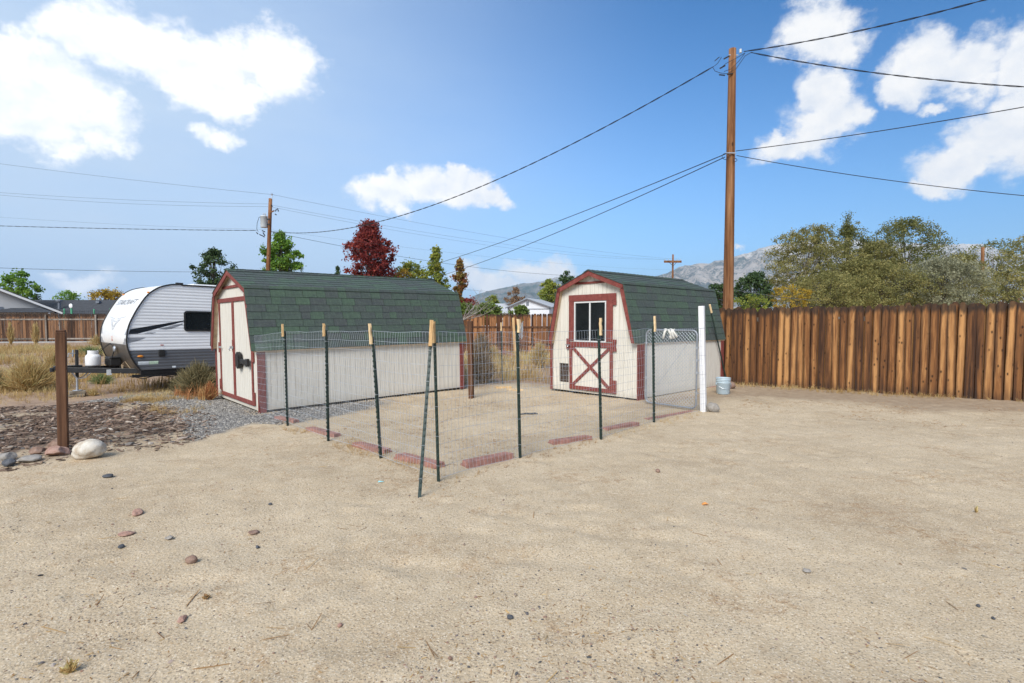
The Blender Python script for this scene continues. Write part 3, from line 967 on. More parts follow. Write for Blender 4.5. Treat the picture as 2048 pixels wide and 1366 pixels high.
# --- left shed: double doors facing left
s1, ph1, prof1, _ = shed('long cream shed with green shingle barn roof and red trimmed double doors', PL, [], (.235, 2.215, .14, 1.88), 3)
for (b0, b1, nm) in ((1.285, 2.215, 'l'), (.235, 1.278, 'r')):
    d = MB(); d.box((.006, b0, .14), (.0118, b1, 1.88)); dd = d.build('door', M['siding'], s1)
    n = round((b1 - b0) / .1016); st_ = (b1 - b0) / n
    pr = None
    bm_ = MB(); bm_.box((-.004, .004, .145), (.0055, st_ - .004, 1.878))
    for k in range(n):
        mm = Matrix.Translation((0, b0 + k * st_, 0))
        if pr is None: pr = bm_.build('door_board', M['siding'], dd, mm)
        else: copy(pr, dd, mm)
    X0 = -.004
    if nm == 'l':
        boardx(s1, 'door_trim', 2.165, 2.225, .175, 1.878, par=dd, x0=X0)
        boardx(s1, 'door_trim', 1.288, 1.34, .175, 1.878, par=dd, x0=X0)
        boardx(s1, 'door_trim', 1.288, 2.20, .10, .172, par=dd, x0=X0)
        for h in (1.02, .30): boardx(s1, 'hinge_plate', 2.20, 2.29, h - .1, h + .1, .026, par=dd, x0=X0)
        h_ = MB(); h_.tube([(-.05, 2.11, 1.03), (-.05, 2.07, 1.03)], .02, 8); h_.tube([(-.024, 2.09, 1.03), (-.05, 2.09, 1.03)], .012, 8); h_.build('knob', M['steel'], dd)
    else:
        boardx(s1, 'door_trim', 1.235, 1.281, .175, 1.878, par=dd, x0=X0)
        boardx(s1, 'door_trim', .205, .262, .175, 1.60, par=dd, x0=X0)
        boardx(s1, 'door_trim', .21, 1.281, .10, .172, par=dd, x0=X0)
        for h in (.95, .22): boardx(s1, 'hinge_plate', .13, .215, h - .11, h + .11, .026, par=dd, x0=X0)
        boardx(s1, 'latch_plate', 1.262, 1.33, .97, 1.19, .03, par=dd, x0=X0)
        h_ = MB(); h_.box((-.07, 1.255, 1.03), (-.035, 1.34, 1.075)); h_.tube([(-.06, 1.35, 1.05), (-.08, 1.35, 1.02), (-.06, 1.35, .99)], .008, 6); h_.build('latch', M['steel'], dd)
boardx(s1, 'header_trim', .235, 2.29, 1.885, 1.962, .024)
boardx(s1, 'gable_trim', .62, 1.95, 2.135, 2.185, .022)
for x0, x1 in ((-.012, .118), (4.254 - .10, 4.262)):
    m_ = MB(); m_.bbox((x0, -.022, .0), (x1, -.0015, 1.035), .004); m_.build('corner_trim', M['red'], s1)
m_ = MB(); m_.bbox((-.018, 2.5395, .0), (.10, 2.60, 1.035), .004); m_.build('corner_trim', M['red'], s1)
m_ = MB(); m_.bbox((-.016, .0, .036), (-.0015, .035, 1.0), .004); m_.build('corner_trim', M['siding'], s1)
# black swivel bracket on the right door leaf
br = MB(); br.bbox((-.085, .31, .76), (-.03, .40, .89), .010)
bk = br.build('wall_bracket', M['black'], s1)
a_ = MB(); a_.bbox((-.072, .401, .785), (-.034, .76, .870), .010); a_.build('bracket_arm', M['black'], bk)
pl_ = MB(); pp = []
for k in range(24):
    th = 2 * math.pi * k / 24
    pp.append((.86 + .105 * math.cos(th), .84 + (.06 if math.sin(th) > 0 else -.06) + .09 * math.sin(th)))
pl_.prism(pp, 'x', -.078, -.030)
pl_.prism([(.86 + (y - .86) * .8, .84 + (z - .84) * .86) for y, z in pp], 'x', -.088, -.0785)
pl_.box((-.0915, .79, .836), (-.0885, .93, .845))
pl_.build('bracket_pad', M['black'], bk)

# --- right shed: barn door with window
WIN = (.704, 1.525, 1.065, 1.88); PET = (1.695, 1.962, .20, .60)
s2, ph2, prof2, _ = shed('shorter cream shed with a window in its red trimmed barn door', PR, [WIN, PET], None, 5)
door = MB(); door.box((-.009, .56, .10), (-.0012, 1.645, 1.06)); door.box((-.009, .56, 1.885), (-.0012, 1.645, 2.0))
door.box((-.009, .56, 1.0605), (-.0012, .70, 1.8845)); door.box((-.009, 1.53, 1.0605), (-.0012, 1.645, 1.8845))
dd = door.build('door', M['siding'], s2)
X0 = -.009
pr = None; bm_ = MB(); bm_.box((-.012, .004, .16), (-.0092, .0975, .95))
for k in range(9):
    mm = Matrix.Translation((0, .64 + k * .1016, 0))
    if pr is None: pr = bm_.build('door_board', M['siding'], dd, mm)
    else: copy(pr, dd, mm)
boardx(s2, 'door_trim', .467, 1.672, 1.89, 2.022, .024, par=dd, x0=X0)
boardx(s2, 'door_trim', 1.535, 1.665, 1.085, 1.887, .024, par=dd, x0=X0)
boardx(s2, 'door_trim', .545, .694, 1.085, 1.887, .024, par=dd, x0=X0)
boardx(s2, 'door_trim', .47, 1.66, .962, 1.060, .024, par=dd, x0=X0)
boardx(s2, 'door_trim', 1.576, 1.655, .162, .959, .022, par=dd, x0=X0)
boardx(s2, 'door_trim', .542, .617, .162, .959, .022, par=dd, x0=X0)
boardx(s2, 'door_trim', .455, 1.655, .085, .159, .024, par=dd, x0=X0)
boardx(s2, 'hinge_plate', .455, .541, .163, .34, .024, par=dd, x0=X0)
boardx(s2, 'hinge_plate', .455, .541, .90, .96, .024, par=dd, x0=X0)
boardx(s2, 'hinge_plate', .455, .541, 1.062, 1.13, .024, par=dd, x0=X0)
boardx(s2, 'hinge_plate', .462, .541, 1.79, 1.888, .024, par=dd, x0=X0)
boardx(s2, 'latch_plate', 1.667, 1.735, .905, 1.125, .024, par=dd, x0=X0)
for sg in (1, -1):
    c0 = Vector((0, 1.096, .56)); dy, dz = .465 * sg, .385
    ln = math.hypot(dy, dz); an = math.atan2(dz, dy)
    m_ = MB(); m_.box((-.013 - .018 - (.003 if sg > 0 else 0), -ln, -.03), (-.0125, ln, .03))
    m_.build('cross_brace', M['red'], dd, Matrix.Translation(c0) @ Matrix.Rotation(an, 4, 'X'))
h_ = MB(); h_.box((-.06, 1.62, .985), (-.034, 1.73, 1.005)); h_.tube([(-.05, 1.66, .99), (-.07, 1.66, .96), (-.05, 1.69, .96)], .008, 6); h_.build('latch', M['steel'], dd)
wn_ = empty('window'); wn_.parent = s2
fr = MB()
b0, b1, h0, h1 = WIN
for lo, hi in (((-.032, b0, h0), (.01, b0 + .027, h1)), ((-.032, b1 - .027, h0), (.01, b1, h1)), ((-.032, b0 + .028, h0), (.01, b1 - .028, h0 + .027)), ((-.032, b0 + .028, h1 - .027), (.01, b1 - .028, h1)), ((-.028, 1.097, h0 + .028), (.01, 1.129, h1 - .028))): fr.bbox(lo, hi, .004)
fr.build('window_frame', M['alu'], wn_)
for a0, a1, xx in ((b0 + .028, 1.096, -.012), (1.130, b1 - .028, -.006)):
    p_ = MB(); p_.box((xx, a0, h0 + .028), (xx + .006, a1, h1 - .028)); p_.build('pane', M['glass'], wn_)
# pet hatch
b0, b1, h0, h1 = PET
pf = MB(); pf.box((.034, b0 - .06, h0 - .06), (.05, b1 + .06, h1 + .06)); ph_ = pf.build('hatch', simple('hatch_brown', (.05, .026, .012), .8, var=.4), s2)
gd = MB()
for k in range(5): y = b0 + (k + .5) * (b1 - b0) / 5; gd.tube([(.008, y, h0), (.008, y, h1)], .0018, 4)
for k in range(4): z = h0 + (k + .5) * (h1 - h0) / 4; gd.tube([(.013, b0, z), (.013, b1, z)], .0018, 4)
gd.build('hatch_grille', M['wire'], ph_)
boardx(s2, 'gable_trim', .75, 1.52, 2.235, 2.278, .022)
for x0, x1 in ((-.012, .098), (.101, .212), (3.352 - .11, 3.36)):
    m_ = MB(); m_.bbox((x0, -.024, .0), (x1, -.0015, 1.06), .004); m_.build('corner_trim', M['red'], s2)
m_ = MB(); m_.bbox((-.018, 2.1535, .02), (.10, 2.215, 1.06), .004); m_.build('corner_trim', M['red'], s2)
m_ = MB(); m_.bbox((2.7, -.06, -.06), (3.2, .14, .033), .01); m_.build('footing_block', M['rockpink'], s2)


# ------------------------------------------------------------------ board fences
def fence(label, A, B, hgt, bw, gap, mat, seed, double=True, boards_front=1, hvar=.03, rails=(.35, 1.05, 1.5), rail_side=-1, posts=2.4, postmat='rail', railmat='rail', zoff=0.0, tilt=.008, skew=0.0):
    rs = random.Random(seed)
    A = Vector((A[0], A[1], 0)); B = Vector((B[0], B[1], 0))
    ln = (B - A).length; ux = (B - A).normalized(); uy = Vector((-ux.y, ux.x, 0))
    if uy.dot(-A) < 0: uy = -uy          # uy points to the camera side
    root = empty('wooden_fence', (A.x, A.y, tz(A.x, A.y)))
    tag(root, label, 'fence')
    Z = Vector((0, 0, 1))

    def place(p, h0=0):
        q = p - Vector(root.location); q.z = tz(p.x, p.y) + zoff - root.location.z + h0
        return q
    metrics = []
    for k in range(7):
        w_ = bw * (.86 + .045 * k)
        c = w_ * .30
        poly = [(-w_ / 2, -.12), (w_ / 2, -.12), (w_ / 2, hgt - .07), (w_ / 2 - c * .35, hgt - .025), (w_ / 2 - c, hgt), (-w_ / 2 + c, hgt), (-w_ / 2 + c * .35, hgt - .025), (-w_ / 2, hgt - .07)]
        mb = MB(); mb.prism(poly, 'y', -.009, .009)
        metrics.append((w_, mb.mesh('fence_board', M[mat])))
    first = {}
    x = 0.0
    while x < ln:
        k = rs.randrange(7); w_, me_ = metrics[k]
        layers = [(x + w_ / 2, .012, 0)]
        if double: layers.append((x + w_ + gap / 2 + rs.uniform(-.02, .02), -.055, rs.uniform(-.05, .035)))
        for (xx, off, dh) in layers:
            p = A + ux * xx + uy * off
            rot = Matrix((ux, uy, Z)).transposed().to_4x4()
            mm = Matrix.Translation(place(p, dh + rs.uniform(-hvar, hvar) + skew * xx)) @ rot @ Matrix.Rotation(rs.gauss(0, tilt), 4, 'Y') @ Matrix.Rotation(rs.gauss(0, tilt), 4, 'X')
            if k not in first: first[k] = link('fence_board', me_, root, mm)
            else: copy(first[k], root, mm)
        x += w_ + gap
    rot = Matrix((ux, uy, Z)).transposed().to_4x4()
    npst = int(ln / posts) + 1
    pm = MB(); pm.bbox((-.045, -.045, -.3), (.045, .045, hgt - .06), .006); pf = None
    for k in range(npst + 1):
        xx = min(k * posts + .1, ln - .05)
        p = A + ux * xx + uy * (rail_side * (.13 if double else .078) )
        mm = Matrix.Translation(place(p)) @ rot
        if pf is None: pf = pm.build('fence_post', M[postmat], root, mm)
        else: copy(pf, root, mm)
    for h in rails:
        for k in range(npst):
            a = k * posts; b = min((k + 1) * posts, ln)
            if b - a < .2: continue
            pa, pb = place(A + ux * a + uy * (rail_side * (.085 if double else .030)), h), place(A + ux * (b - .01) + uy * (rail_side * (.085 if double else .030)), h)
            r_ = MB(); d = pb - pa; L_ = d.length; dx = d.normalized(); dy = uy; dz = dx.cross(dy)
            if dz.z < 0: dz = -dz; dy = -dy
            mm = Matrix((dx, dy, dz)).transposed().to_4x4(); mm.translation = pa
            r_.box((0, -.018, -.045), (L_, .018, .045)); r_.build('fence_rail', M[railmat], root, mm)
    return root


fL = gp(1463, 768); fR = gp(2048, 803.6)
fd = (fR - fL); fd /= np.linalg.norm(fd[:2])
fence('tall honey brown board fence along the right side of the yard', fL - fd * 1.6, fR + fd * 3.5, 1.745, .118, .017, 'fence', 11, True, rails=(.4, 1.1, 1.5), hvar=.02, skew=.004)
fence('old dark board fence with grey rails across the field on the left', at(-330, 683, 32), at(330, 683, 34.5), 1.78, .14, .008, 'oldfence', 12, False, rails=(.18, 1.42), rail_side=1, posts=2.9, hvar=.015, zoff=.0)
fence('weathered reddish board fence standing between the two sheds', at(820, 700, 27), at(1190, 700, 26), 2.02, .14, .005, 'fence2', 13, False, rails=(.5, 1.36), rail_side=1, posts=2.6, hvar=.02, postmat='oldfence', railmat='brownpost')
# low concrete edging in front of the far left fence
cw = MB(); a = at(-360, 690, 30.6); b = at(330, 690, 33)
dx = Vector((b[0] - a[0], b[1] - a[1], 0)); L_ = dx.length; dx.normalize()
mm = Matrix((dx, Vector((-dx.y, dx.x, 0)), Vector((0, 0, 1)))).transposed().to_4x4(); mm.translation = (a[0], a[1], -.45)
cw.bbox((0, 0, -.3), (L_, .3, .46), .02)
tag(cw.build('concrete_curb', M['concrete'], None, mm), 'long low pale concrete curb in front of the far left fence', 'curb')


# ------------------------------------------------------------------ posts and wire of the pen
def tpost_mesh(h):
    mb = MB()
    mb.box((-.0145, -.003, -.25), (.0145, .003, h)); mb.box((-.003, .0032, -.25), (.003, .028, h))
    z = .06
    while z < h - .03:
        mb.bbox((-.008, -.013, z), (.008, -.0032, z + .022), .003)
        z += .056
    return mb.mesh('steel_post', M['post'])


def rod_mtx(p0, p1, face):
    z = Vector(p1 - p0).normalized(); y = Vector(face); y = (y - z * y.dot(z)).normalized(); x = y.cross(z)
    m = Matrix((x, y, z)).transposed().to_4x4(); m.translation = Vector(p0)
    return m


POSTS = {}


def tpost(label, base, top, wood_v, depth_top=None, face=(.3, -1, 0), wood_w=.029, ground=True):
    p0 = gpt(*base) if ground else base
    p1 = at(top[0], top[1], depth_top or p0[1])
    pw = p1 + (p0 - p1) * ((wood_v - top[1]) / (base[1] - top[1]) if ground else wood_v)
    L_ = float(np.linalg.norm(p1 - p0)); Lw = float(np.linalg.norm(pw - p0))
    root = empty('fence_stake', mtx=rod_mtx(p0, p1, (-face[0], -face[1], 0)))
    tag(root, label, 'fence post', 'green steel stakes of the wire pen')
    link('steel_post', tpost_mesh(Lw + .06), root)
    rs = random.Random(label)
    mb = MB(); n = 6
    for i in range(n):      # rough-sawn stick lashed on the top
        pass
    w_ = wood_w / 2
    ring = []
    for i in range(7):
        z = Lw - .02 + (L_ - Lw + .02) * i / 6
        jx, jy = rs.uniform(-.003, .003), rs.uniform(-.003, .003); k = rs.uniform(.9, 1.06)
        ring += [(jx - w_ * k, jy - .030, z), (jx + w_ * k, jy - .030, z), (jx + w_ * k, jy - .030 + wood_w * .8, z), (jx - w_ * k, jy - .030 + wood_w * .8, z)]
    fs = [(3, 2, 1, 0), (24, 25, 26, 27)]
    for i in range(6):
        for k in range(4): fs.append((i * 4 + k, i * 4 + (k + 1) % 4, i * 4 + 4 + (k + 1) % 4, i * 4 + 4 + k))
    ring = [(x, y + .0 if False else y - .004, z) for x, y, z in ring]
    mb.add(ring, fs); mb.build('wooden_tip', M['rawwood'], root)
    tie = MB()
    for z in np.arange(.15, Lw, .28): tie.tube([(-.022, -.006, z), (0, -.018, z + .004), (.022, -.006, z), (0, .042, z - .003), (-.022, -.006, z)], .0016, 4)
    tie.build('wire_tie', M['wire'], root)['kind'] = 'stuff'
    POSTS[label] = (p0, p1, pw)
    return p0, p1, pw


fl = (-.74, -.67); fr2 = (.70, -.71)
K1 = tpost('green stake nearest the long shed corner, in the left run of wire', (574, 850), (568, 648), 670, face=fl)
K2 = tpost('second green stake from the long shed in the left run of wire', (655, 881), (651, 647), 669, face=fl)
K3 = tpost('green stake before the corner in the left run of wire', (760, 916), (743, 647), 684, face=fl)
K4 = tpost('upright green corner stake where the two front wire runs meet', (877, 962), (868, 643), 681, face=(-.3, -1, 0), wood_w=.034)
b0 = gpt(839, 995)
K5 = tpost('green stake leaning as a brace against the corner stake', (839, 995), (864.5, 642), 692, depth_top=K4[1][1] - .06, face=(0, -1, 0), wood_w=.031)
K6 = tpost('first green stake right of the corner, with wire scrap at its tip', (1041, 917), (1035, 638), 661, face=fr2, wood_w=.034)
K7 = tpost('green stake in front of the barn door with the window', (1203, 878), (1198, 636), 667, face=fr2)
K8 = tpost('green stake in front of the chain link gate', (1309, 843), (1307, 632), 660, face=fr2)
K9 = tpost('thin green stake at the back of the pen between the sheds', (1005, 769), (1002, 645), 660, face=(0, -1, 0))
# stake leaning on the roof edge of the right shed
pb = gpt(1455, 770); pt = at(1418.5, 608.6, pb[1] - .55)
z_ = Vector(pt - pb)
root = empty('fence_stake', mtx=rod_mtx(pb, pt, (0, 1, 0)))
tag(root, 'green stake leaning on the roof edge above the bucket', 'fence post', 'green steel stakes of the wire pen')
link('steel_post', tpost_mesh(z_.length - .12), root)
mb = MB(); mb.bbox((-.02, -.035, z_.length - .2), (.02, -.005, z_.length), .004); mb.build('wooden_tip', M['rawwood'], root)


def wire_run(name, label, bot, top, seed, rows=14, sp=.0508, r=.00155, sag=.012, zs=None):
    """welded wire hung along a polyline; bot/top are matched lists of 3-D points"""
    rs = np.random.default_rng(seed)
    bot = [np.array(p, float) for p in bot]; top = [np.array(p, float) for p in top]
    mb = MB()
    seg = [np.linalg.norm((bot[i + 1] - bot[i])[:2]) for i in range(len(bot) - 1)]
    cum = np.concatenate([[0], np.cumsum(seg)])

    def pt(s, h):
        i = min(np.searchsorted(cum, s, 'right') - 1, len(seg) - 1); f = (s - cum[i]) / seg[i]
        a = bot[i] * (1 - f) + bot[i + 1] * f; b = top[i] * (1 - f) + top[i + 1] * f
        p = a * (1 - h) + b * h
        d = (bot[i + 1] - bot[i]); nrm = np.array([-d[1], d[0], 0]) / np.linalg.norm(d[:2])
        bow = math.sin(math.pi * f) * (.02 + .035 * math.sin(7.3 * h + i * 2.1 + seed))
        wob = (float(vnoise(np.array([s * 2.1]), np.array([h * 3.0]), seed)[0]) - .5) * .05
        p = p + nrm * (bow * .6 + wob)
        p[2] += (-sag * math.sin(math.pi * f) * h + (float(vnoise(np.array([s * 3.0]), np.array([h * 2.0 + 9]), seed + 3)[0]) - .5) * .016)
        return p
    tot = cum[-1]; nv = int(tot / sp)
    for k in range(nv + 1):
        s = min(k * sp, tot - 1e-6)
        s2_ = lambda h: min(max(s + (float(vnoise(np.array([s * 1.7]), np.array([h * 2.5 + 4]), seed + 8)[0]) - .5) * .02, 0), tot - 1e-6)
        mb.tube([pt(s2_(h), h) for h in np.linspace(0, 1, 6)], r, 3, False)
    hs = zs if zs is not None else np.linspace(0, 1, rows)
    nh = max(8, int(tot / .22))
    for h in hs:
        mb.tube([pt(s, h) for s in np.linspace(0, tot - 1e-6, nh)], r * (1.25 if h in (hs[0], hs[-1]) else 1.0), 3, False)
    o = mb.build(name, M['wire'])
    tag(o, label, 'wire fence', 'welded wire runs round the pen')
    return o


def lerp(a, b, f): return a + (b - a) * f


def on(K, v_bot, v_top, off):
    """points on a stake at image rows"""
    p0, p1, _ = K
    def h(v): # height along stake
        lo, hi = 0, 1
        for _ in range(40):
            m_ = (lo + hi) / 2; q = lerp(p0, p1, m_)
            vv = 683 - FPX * ((q[1]) * math.sin(PITCH) + (q[2] - CAMZ) * math.cos(PITCH)) / (q[1] * math.cos(PITCH) - (q[2] - CAMZ) * math.sin(PITCH))
            if vv > v: lo = m_
            else: hi = m_
        return lerp(p0, p1, lo)
    o_ = np.array([off[0], off[1], 0.])
    return h(v_bot) + o_, h(v_top) + o_


inn = .022
oL = (-.74 * -inn, -.67 * -inn); oR = (-.7 * inn, .71 * inn)
shA = np.array([-4.2, 8.62, -.09])
e0b = gpt(523, 829); e0b[2] += .02
e0t = at(503, 671, e0b[1] - .02); e0t[0] += .02
runL = [on(K1, 846, 663, oL), on(K2, 877, 662, oL), on(K3, 911, 661, oL), on(K4, 952, 664, (-.02, .02))]
wire_run('wire_mesh', 'welded wire run from the long shed corner to the leaning brace', [e0b] + [p[0] for p in runL], [e0t] + [p[1] for p in runL], 5)
runR = [on(K4, 954, 664, (.03, .0)), on(K6, 913, 663, oR), on(K7, 874, 660, oR), on(K8, 840, 657, oR)]
wpb = gpt(1407, 822); wpt = at(1403, 612, wpb[1])
eb = lerp(wpb, wpt, .03); et = lerp(wpb, wpt, (822 - 655) / 210.)
wire_run('wire_mesh', 'welded wire run from the leaning brace to the white post', [p[0] for p in runR] + [eb + np.array([-.0, -.062, 0])], [p[1] for p in runR] + [et + np.array([0, -.062, 0])], 6)
mtL = s1.matrix_basis; mtR = s2.matrix_basis
c1b = np.array(mtL @ Vector((4.262, -.045, .05))); c1t = np.array(mtL @ Vector((4.262, -.045, 1.0)))
c2b = np.array(mtR @ Vector((-.03, 2.2, .12))); c2t = np.array(mtR @ Vector((-.03, 2.2, 1.06)))
k9 = on(K9, 767, 662, (0, -.02))
wire_run('wire_mesh', 'welded wire run at the back of the pen between the two sheds', [c1b, k9[0], c2b], [c1t, k9[1], c2t], 7, rows=11)
# scraps of wire and rag on stake tip
mb = MB(); rs = random.Random(3); p = K6[2] + np.array([.02, -.02, .0])
for k in range(7):
    q = [p + np.array([rs.uniform(-.01, .04), rs.uniform(-.02, .01), rs.uniform(-.1, .1)]) for _ in range(5)]
    mb.tube(q, .0022, 4)
tag(mb.build('wire_scrap', M['wire']), 'tangled scrap of wire hooked on a stake right of the corner', 'wire scrap')

# white vinyl gate post
mtw = rod_mtx(wpb, wpt, (.6, .8, 0)); L_ = float(np.linalg.norm(wpt - wpb))
root = empty('gate_post', mtx=mtw); tag(root, 'square white vinyl post beside the chain link gate', 'post')
mb = MB(); mb.bbox((-.043, -.043, -.3), (.043, .043, L_), .008); mb.build('post_sleeve', M['vinyl'], root)
mb = MB()
for h in (.3, .62, .93, L_ * .79): mb.tube([(-.046, -.046, h), (.046, -.046, h + .005), (.046, .046, h), (-.046, .046, h - .004), (-.046, -.046, h)], .0018, 4)
mb.build('wire_tie', M['wire'], root)['kind'] = 'stuff'

# chain link gate: hinge side at the shed corner, latch side at the white post
gl0 = at(1291.5, 803.7, 9.35); gl1 = at(1289.5, 660, 9.35)
gr0 = at(1392, 817.5, wpb[1] + .03); gr1 = at(1395, 661, wpb[1] + .03)
gx_ = Vector((gr0 - gl0)); gx_.z = 0; gw = gx_.length; gx_.normalize()
gz_ = Vector((0, 0, 1)); gyv = gz_.cross(gx_)
zb_l, zt_l, zb_r, zt_r = gl0[2], gl1[2], gr0[2], gr1[2]
root = empty('chain_link_gate', tuple(gl0)); tag(root, 'galvanised chain link gate with rounded tube frame beside the white post', 'gate')


def gpos(fx, fz):
    zb_ = zb_l + (zb_r - zb_l) * fx; zt_ = zt_l + (zt_r - zt_l) * fx
    p = Vector(gl0) + gx_ * (fx * gw); p.z = zb_ + (zt_ - zb_) * fz
    return np.array(p) - np.array(root.location)


rr = .085; gh = (zt_l - zb_l); pts = []
rx_, rz_ = rr / gw, rr / gh
for cx_, cz_, a0 in ((1 - rx_, 1 - rz_, 0), (rx_, 1 - rz_, 90), (rx_, rz_, 180), (1 - rx_, rz_, 270)):
    for k in range(7):
        a = R(a0 + k * 15); pts.append(gpos(cx_ + rx_ * math.cos(a), cz_ + rz_ * math.sin(a)))
pts.append(pts[0])
mb = MB(); mb.smooth = True; mb.tube(pts, .0150, 10, False); mb.build('gate_frame', M['tube'], root)
mb = MB(); cell = .062
n1_ = int((gw + gh) / cell)
for sg in (1, -1):
    for k in range(-n1_, n1_ * 2):
        q = []
        for j in range(0, 60):
            z = j * gh / 59; x = (k * cell + sg * z) if sg > 0 else (k * cell - z + gh)
            fx, fz = x / gw, z / gh
            if .02 < fx < .98 and .015 < fz < .985: q.append(gpos(fx, fz) + np.array(gyv) * (.003 * sg))
            else:
                if len(q) > 1: break
        if len(q) > 1: mb.tube([q[0], q[-1]], .0021, 3, False)
mb.build('chain_link', M['wire'], root)
mb = MB(); mb.tube([gpos(.24, .25), gpos(.86, .86)], .004, 6); mb.build('truss_rod', M['steel'], root)
for fx, fz in ((0, .16), (0, .34), (0, .66), (0, .82), (1, .2), (1, .46), (1, .62), (1, .78)):
    mb = MB(); p = gpos(fx, fz); e = -1 if fx == 0 else 1
    mb.tube([p + np.array([0, 0, -.02]), p + np.array([0, 0, .02])], .023, 8); mb.tube([p, p + np.array(gx_) * .045 * e], .008, 6)
    mb.build('gate_clip', M['steel'], root)
# white cloth strap knotted round the top rail
mb = MB(); mb.smooth = True
def strap(pl):
    for (f0, z0, f1, z1) in pl:
        a_, b_ = gpos(f0, z0) + np.array(root.location), gpos(f1, z1) + np.array(root.location)
        fw = -np.array(gyv) * .028 * (1 if np.array(gyv)[1] > 0 else -1)
        d_ = (b_ - a_); d_ /= np.linalg.norm(d_); w_ = np.cross(d_, fw / np.linalg.norm(fw)) * .021
        m1, m2 = a_ + (b_ - a_) * .33 + fw * 1.5, a_ + (b_ - a_) * .7 + fw * 1.1
        P4 = [a_ - fw * .6, a_ + fw, m1, m2, b_ + fw * .9]
        vs = []
        for q in P4: vs += [q - w_, q + w_, q + w_ + fw * .12, q - w_ + fw * .12]
        fs = []
        for i in range(4):
            for k in range(4): fs.append((i * 4 + k, i * 4 + (k + 1) % 4, i * 4 + 4 + (k + 1) % 4, i * 4 + 4 + k))
        fs += [(3, 2, 1, 0), (16, 17, 18, 19)]
        mb.add(vs, fs)
strap([(.42, 1.01, .36, .885), (.47, 1.01, .56, .90), (.50, .93, .53, .885), (.55, 1.01, .64, .91), (.53, 1.01, .58, .89)])
mb.tube([gpos(f_, 1) + np.array(root.location) + np.array([0, 0, z_ * .8]) for f_, z_ in ((.36, .02), (.40, .028), (.44, .012), (.50, .026), (.56, .012), (.58, .027))], .010, 6)
tag(mb.build('cloth_strap', M['rag']), 'white cloth strap knotted round the top of the gate', 'strap')

# brown post at the back of the pen, and the far stake of pale timber
p0 = gpt(942.7, 795.8); p1 = at(940, 642, p0[1])
L_ = float(np.linalg.norm(p1 - p0))
mb = MB(); mb.bbox((-.045, -.045, -.3), (.045, .045, L_), .006)
tag(mb.build('wooden_post', M['brownpost'], None, rod_mtx(p0, p1, (.3, 1, 0))), 'brown square wooden post by the far end of the long shed', 'post')
p0 = at(1031, 722, 25.6); p1 = at(1026.4, 635.6, 26.1); L_ = float(np.linalg.norm(p1 - p0))
mb = MB(); mb.bbox((-.06, -.03, -.3), (.06, .03, L_), .004)
tag(mb.build('leaning_board', M['rawwood'], None, rod_mtx(p0, p1, (0, 1, 0))), 'pale upright board against the fence between the sheds', 'board')
# dark rough post at the left
p0 = gpt(127, 902); p1 = at(121.5, 660, p0[1]); L_ = float(np.linalg.norm(p1 - p0))
mb = MB()
mb.bbox((-.048, -.048, -.3), (.048, .048, L_ - .02), .008)
mb.bbox((-.044, -.040, L_ - .0195), (.044, .042, L_), .006)
tag(mb.build('wooden_post', M['brownpost'], None, rod_mtx(p0, p1, (-.52, .85, 0))), 'dark brown square post standing beside the white boulder', 'post')

# red edging planks
PLK = [((548, 837), (587, 845), .10, .04, 'short red plank under the wire at the long shed corner'), ((612, 860), (668, 874), .11, .04, 'red plank under the left wire run, second from the long shed'),
       ((705, 892), (769, 907), .11, .045, 'red plank in the left wire run beside the stake before the corner'), ((790, 917), (873, 938), .13, .055, 'red plank beside the leaning brace stake, left of the corner'),
       ((937, 936), (1027, 917), .13, .055, 'red plank just right of the corner stake'), ((1108, 889), (1184, 878), .12, .045, 'red plank left of the stake in front of the barn door'),
       ((1217, 861), (1279, 849), .12, .045, 'red plank right of the stake in front of the barn door'), ((1297, 839), (1389, 822), .09, .012, 'long thin red plank under the chain link gate')]
for (a, b, w_, h_, lb) in PLK:
    pa, pb = gpt(*a), gpt(*b); d = Vector(pb - pa); d.z = 0; L_ = d.length; d.normalize(); y = Vector((-d.y, d.x, 0))
    if y.y < 0: y = -y
    z = Vector((0, 0, 1)); mm = Matrix((d, y, z)).transposed().to_4x4(); mm.translation = (pa[0], pa[1], min(pa[2], pb[2]))
    mb = MB(); q = .5 if w_ > .1 else .1
    mb.add([(0, 0, -.05), (L_, 0, -.05), (L_, w_, -.05), (0, w_, -.05), (0, 0, h_), (L_, 0, h_ * 1.1), (L_ - .02, w_, h_), (.01, w_, h_ * .95)], [(0, 3, 2, 1), (4, 5, 6, 7), (0, 1, 5, 4), (1, 2, 6, 5), (2, 3, 7, 6), (3, 0, 4, 7)])
    if h_ > .04: mb.box((-.012, -.008, -.03), (L_ - .01, w_ + .006, h_ * .42))
    tag(mb.build('edging_plank', M['redplank'], None, mm), lb, 'plank', 'red edging planks along the wire')


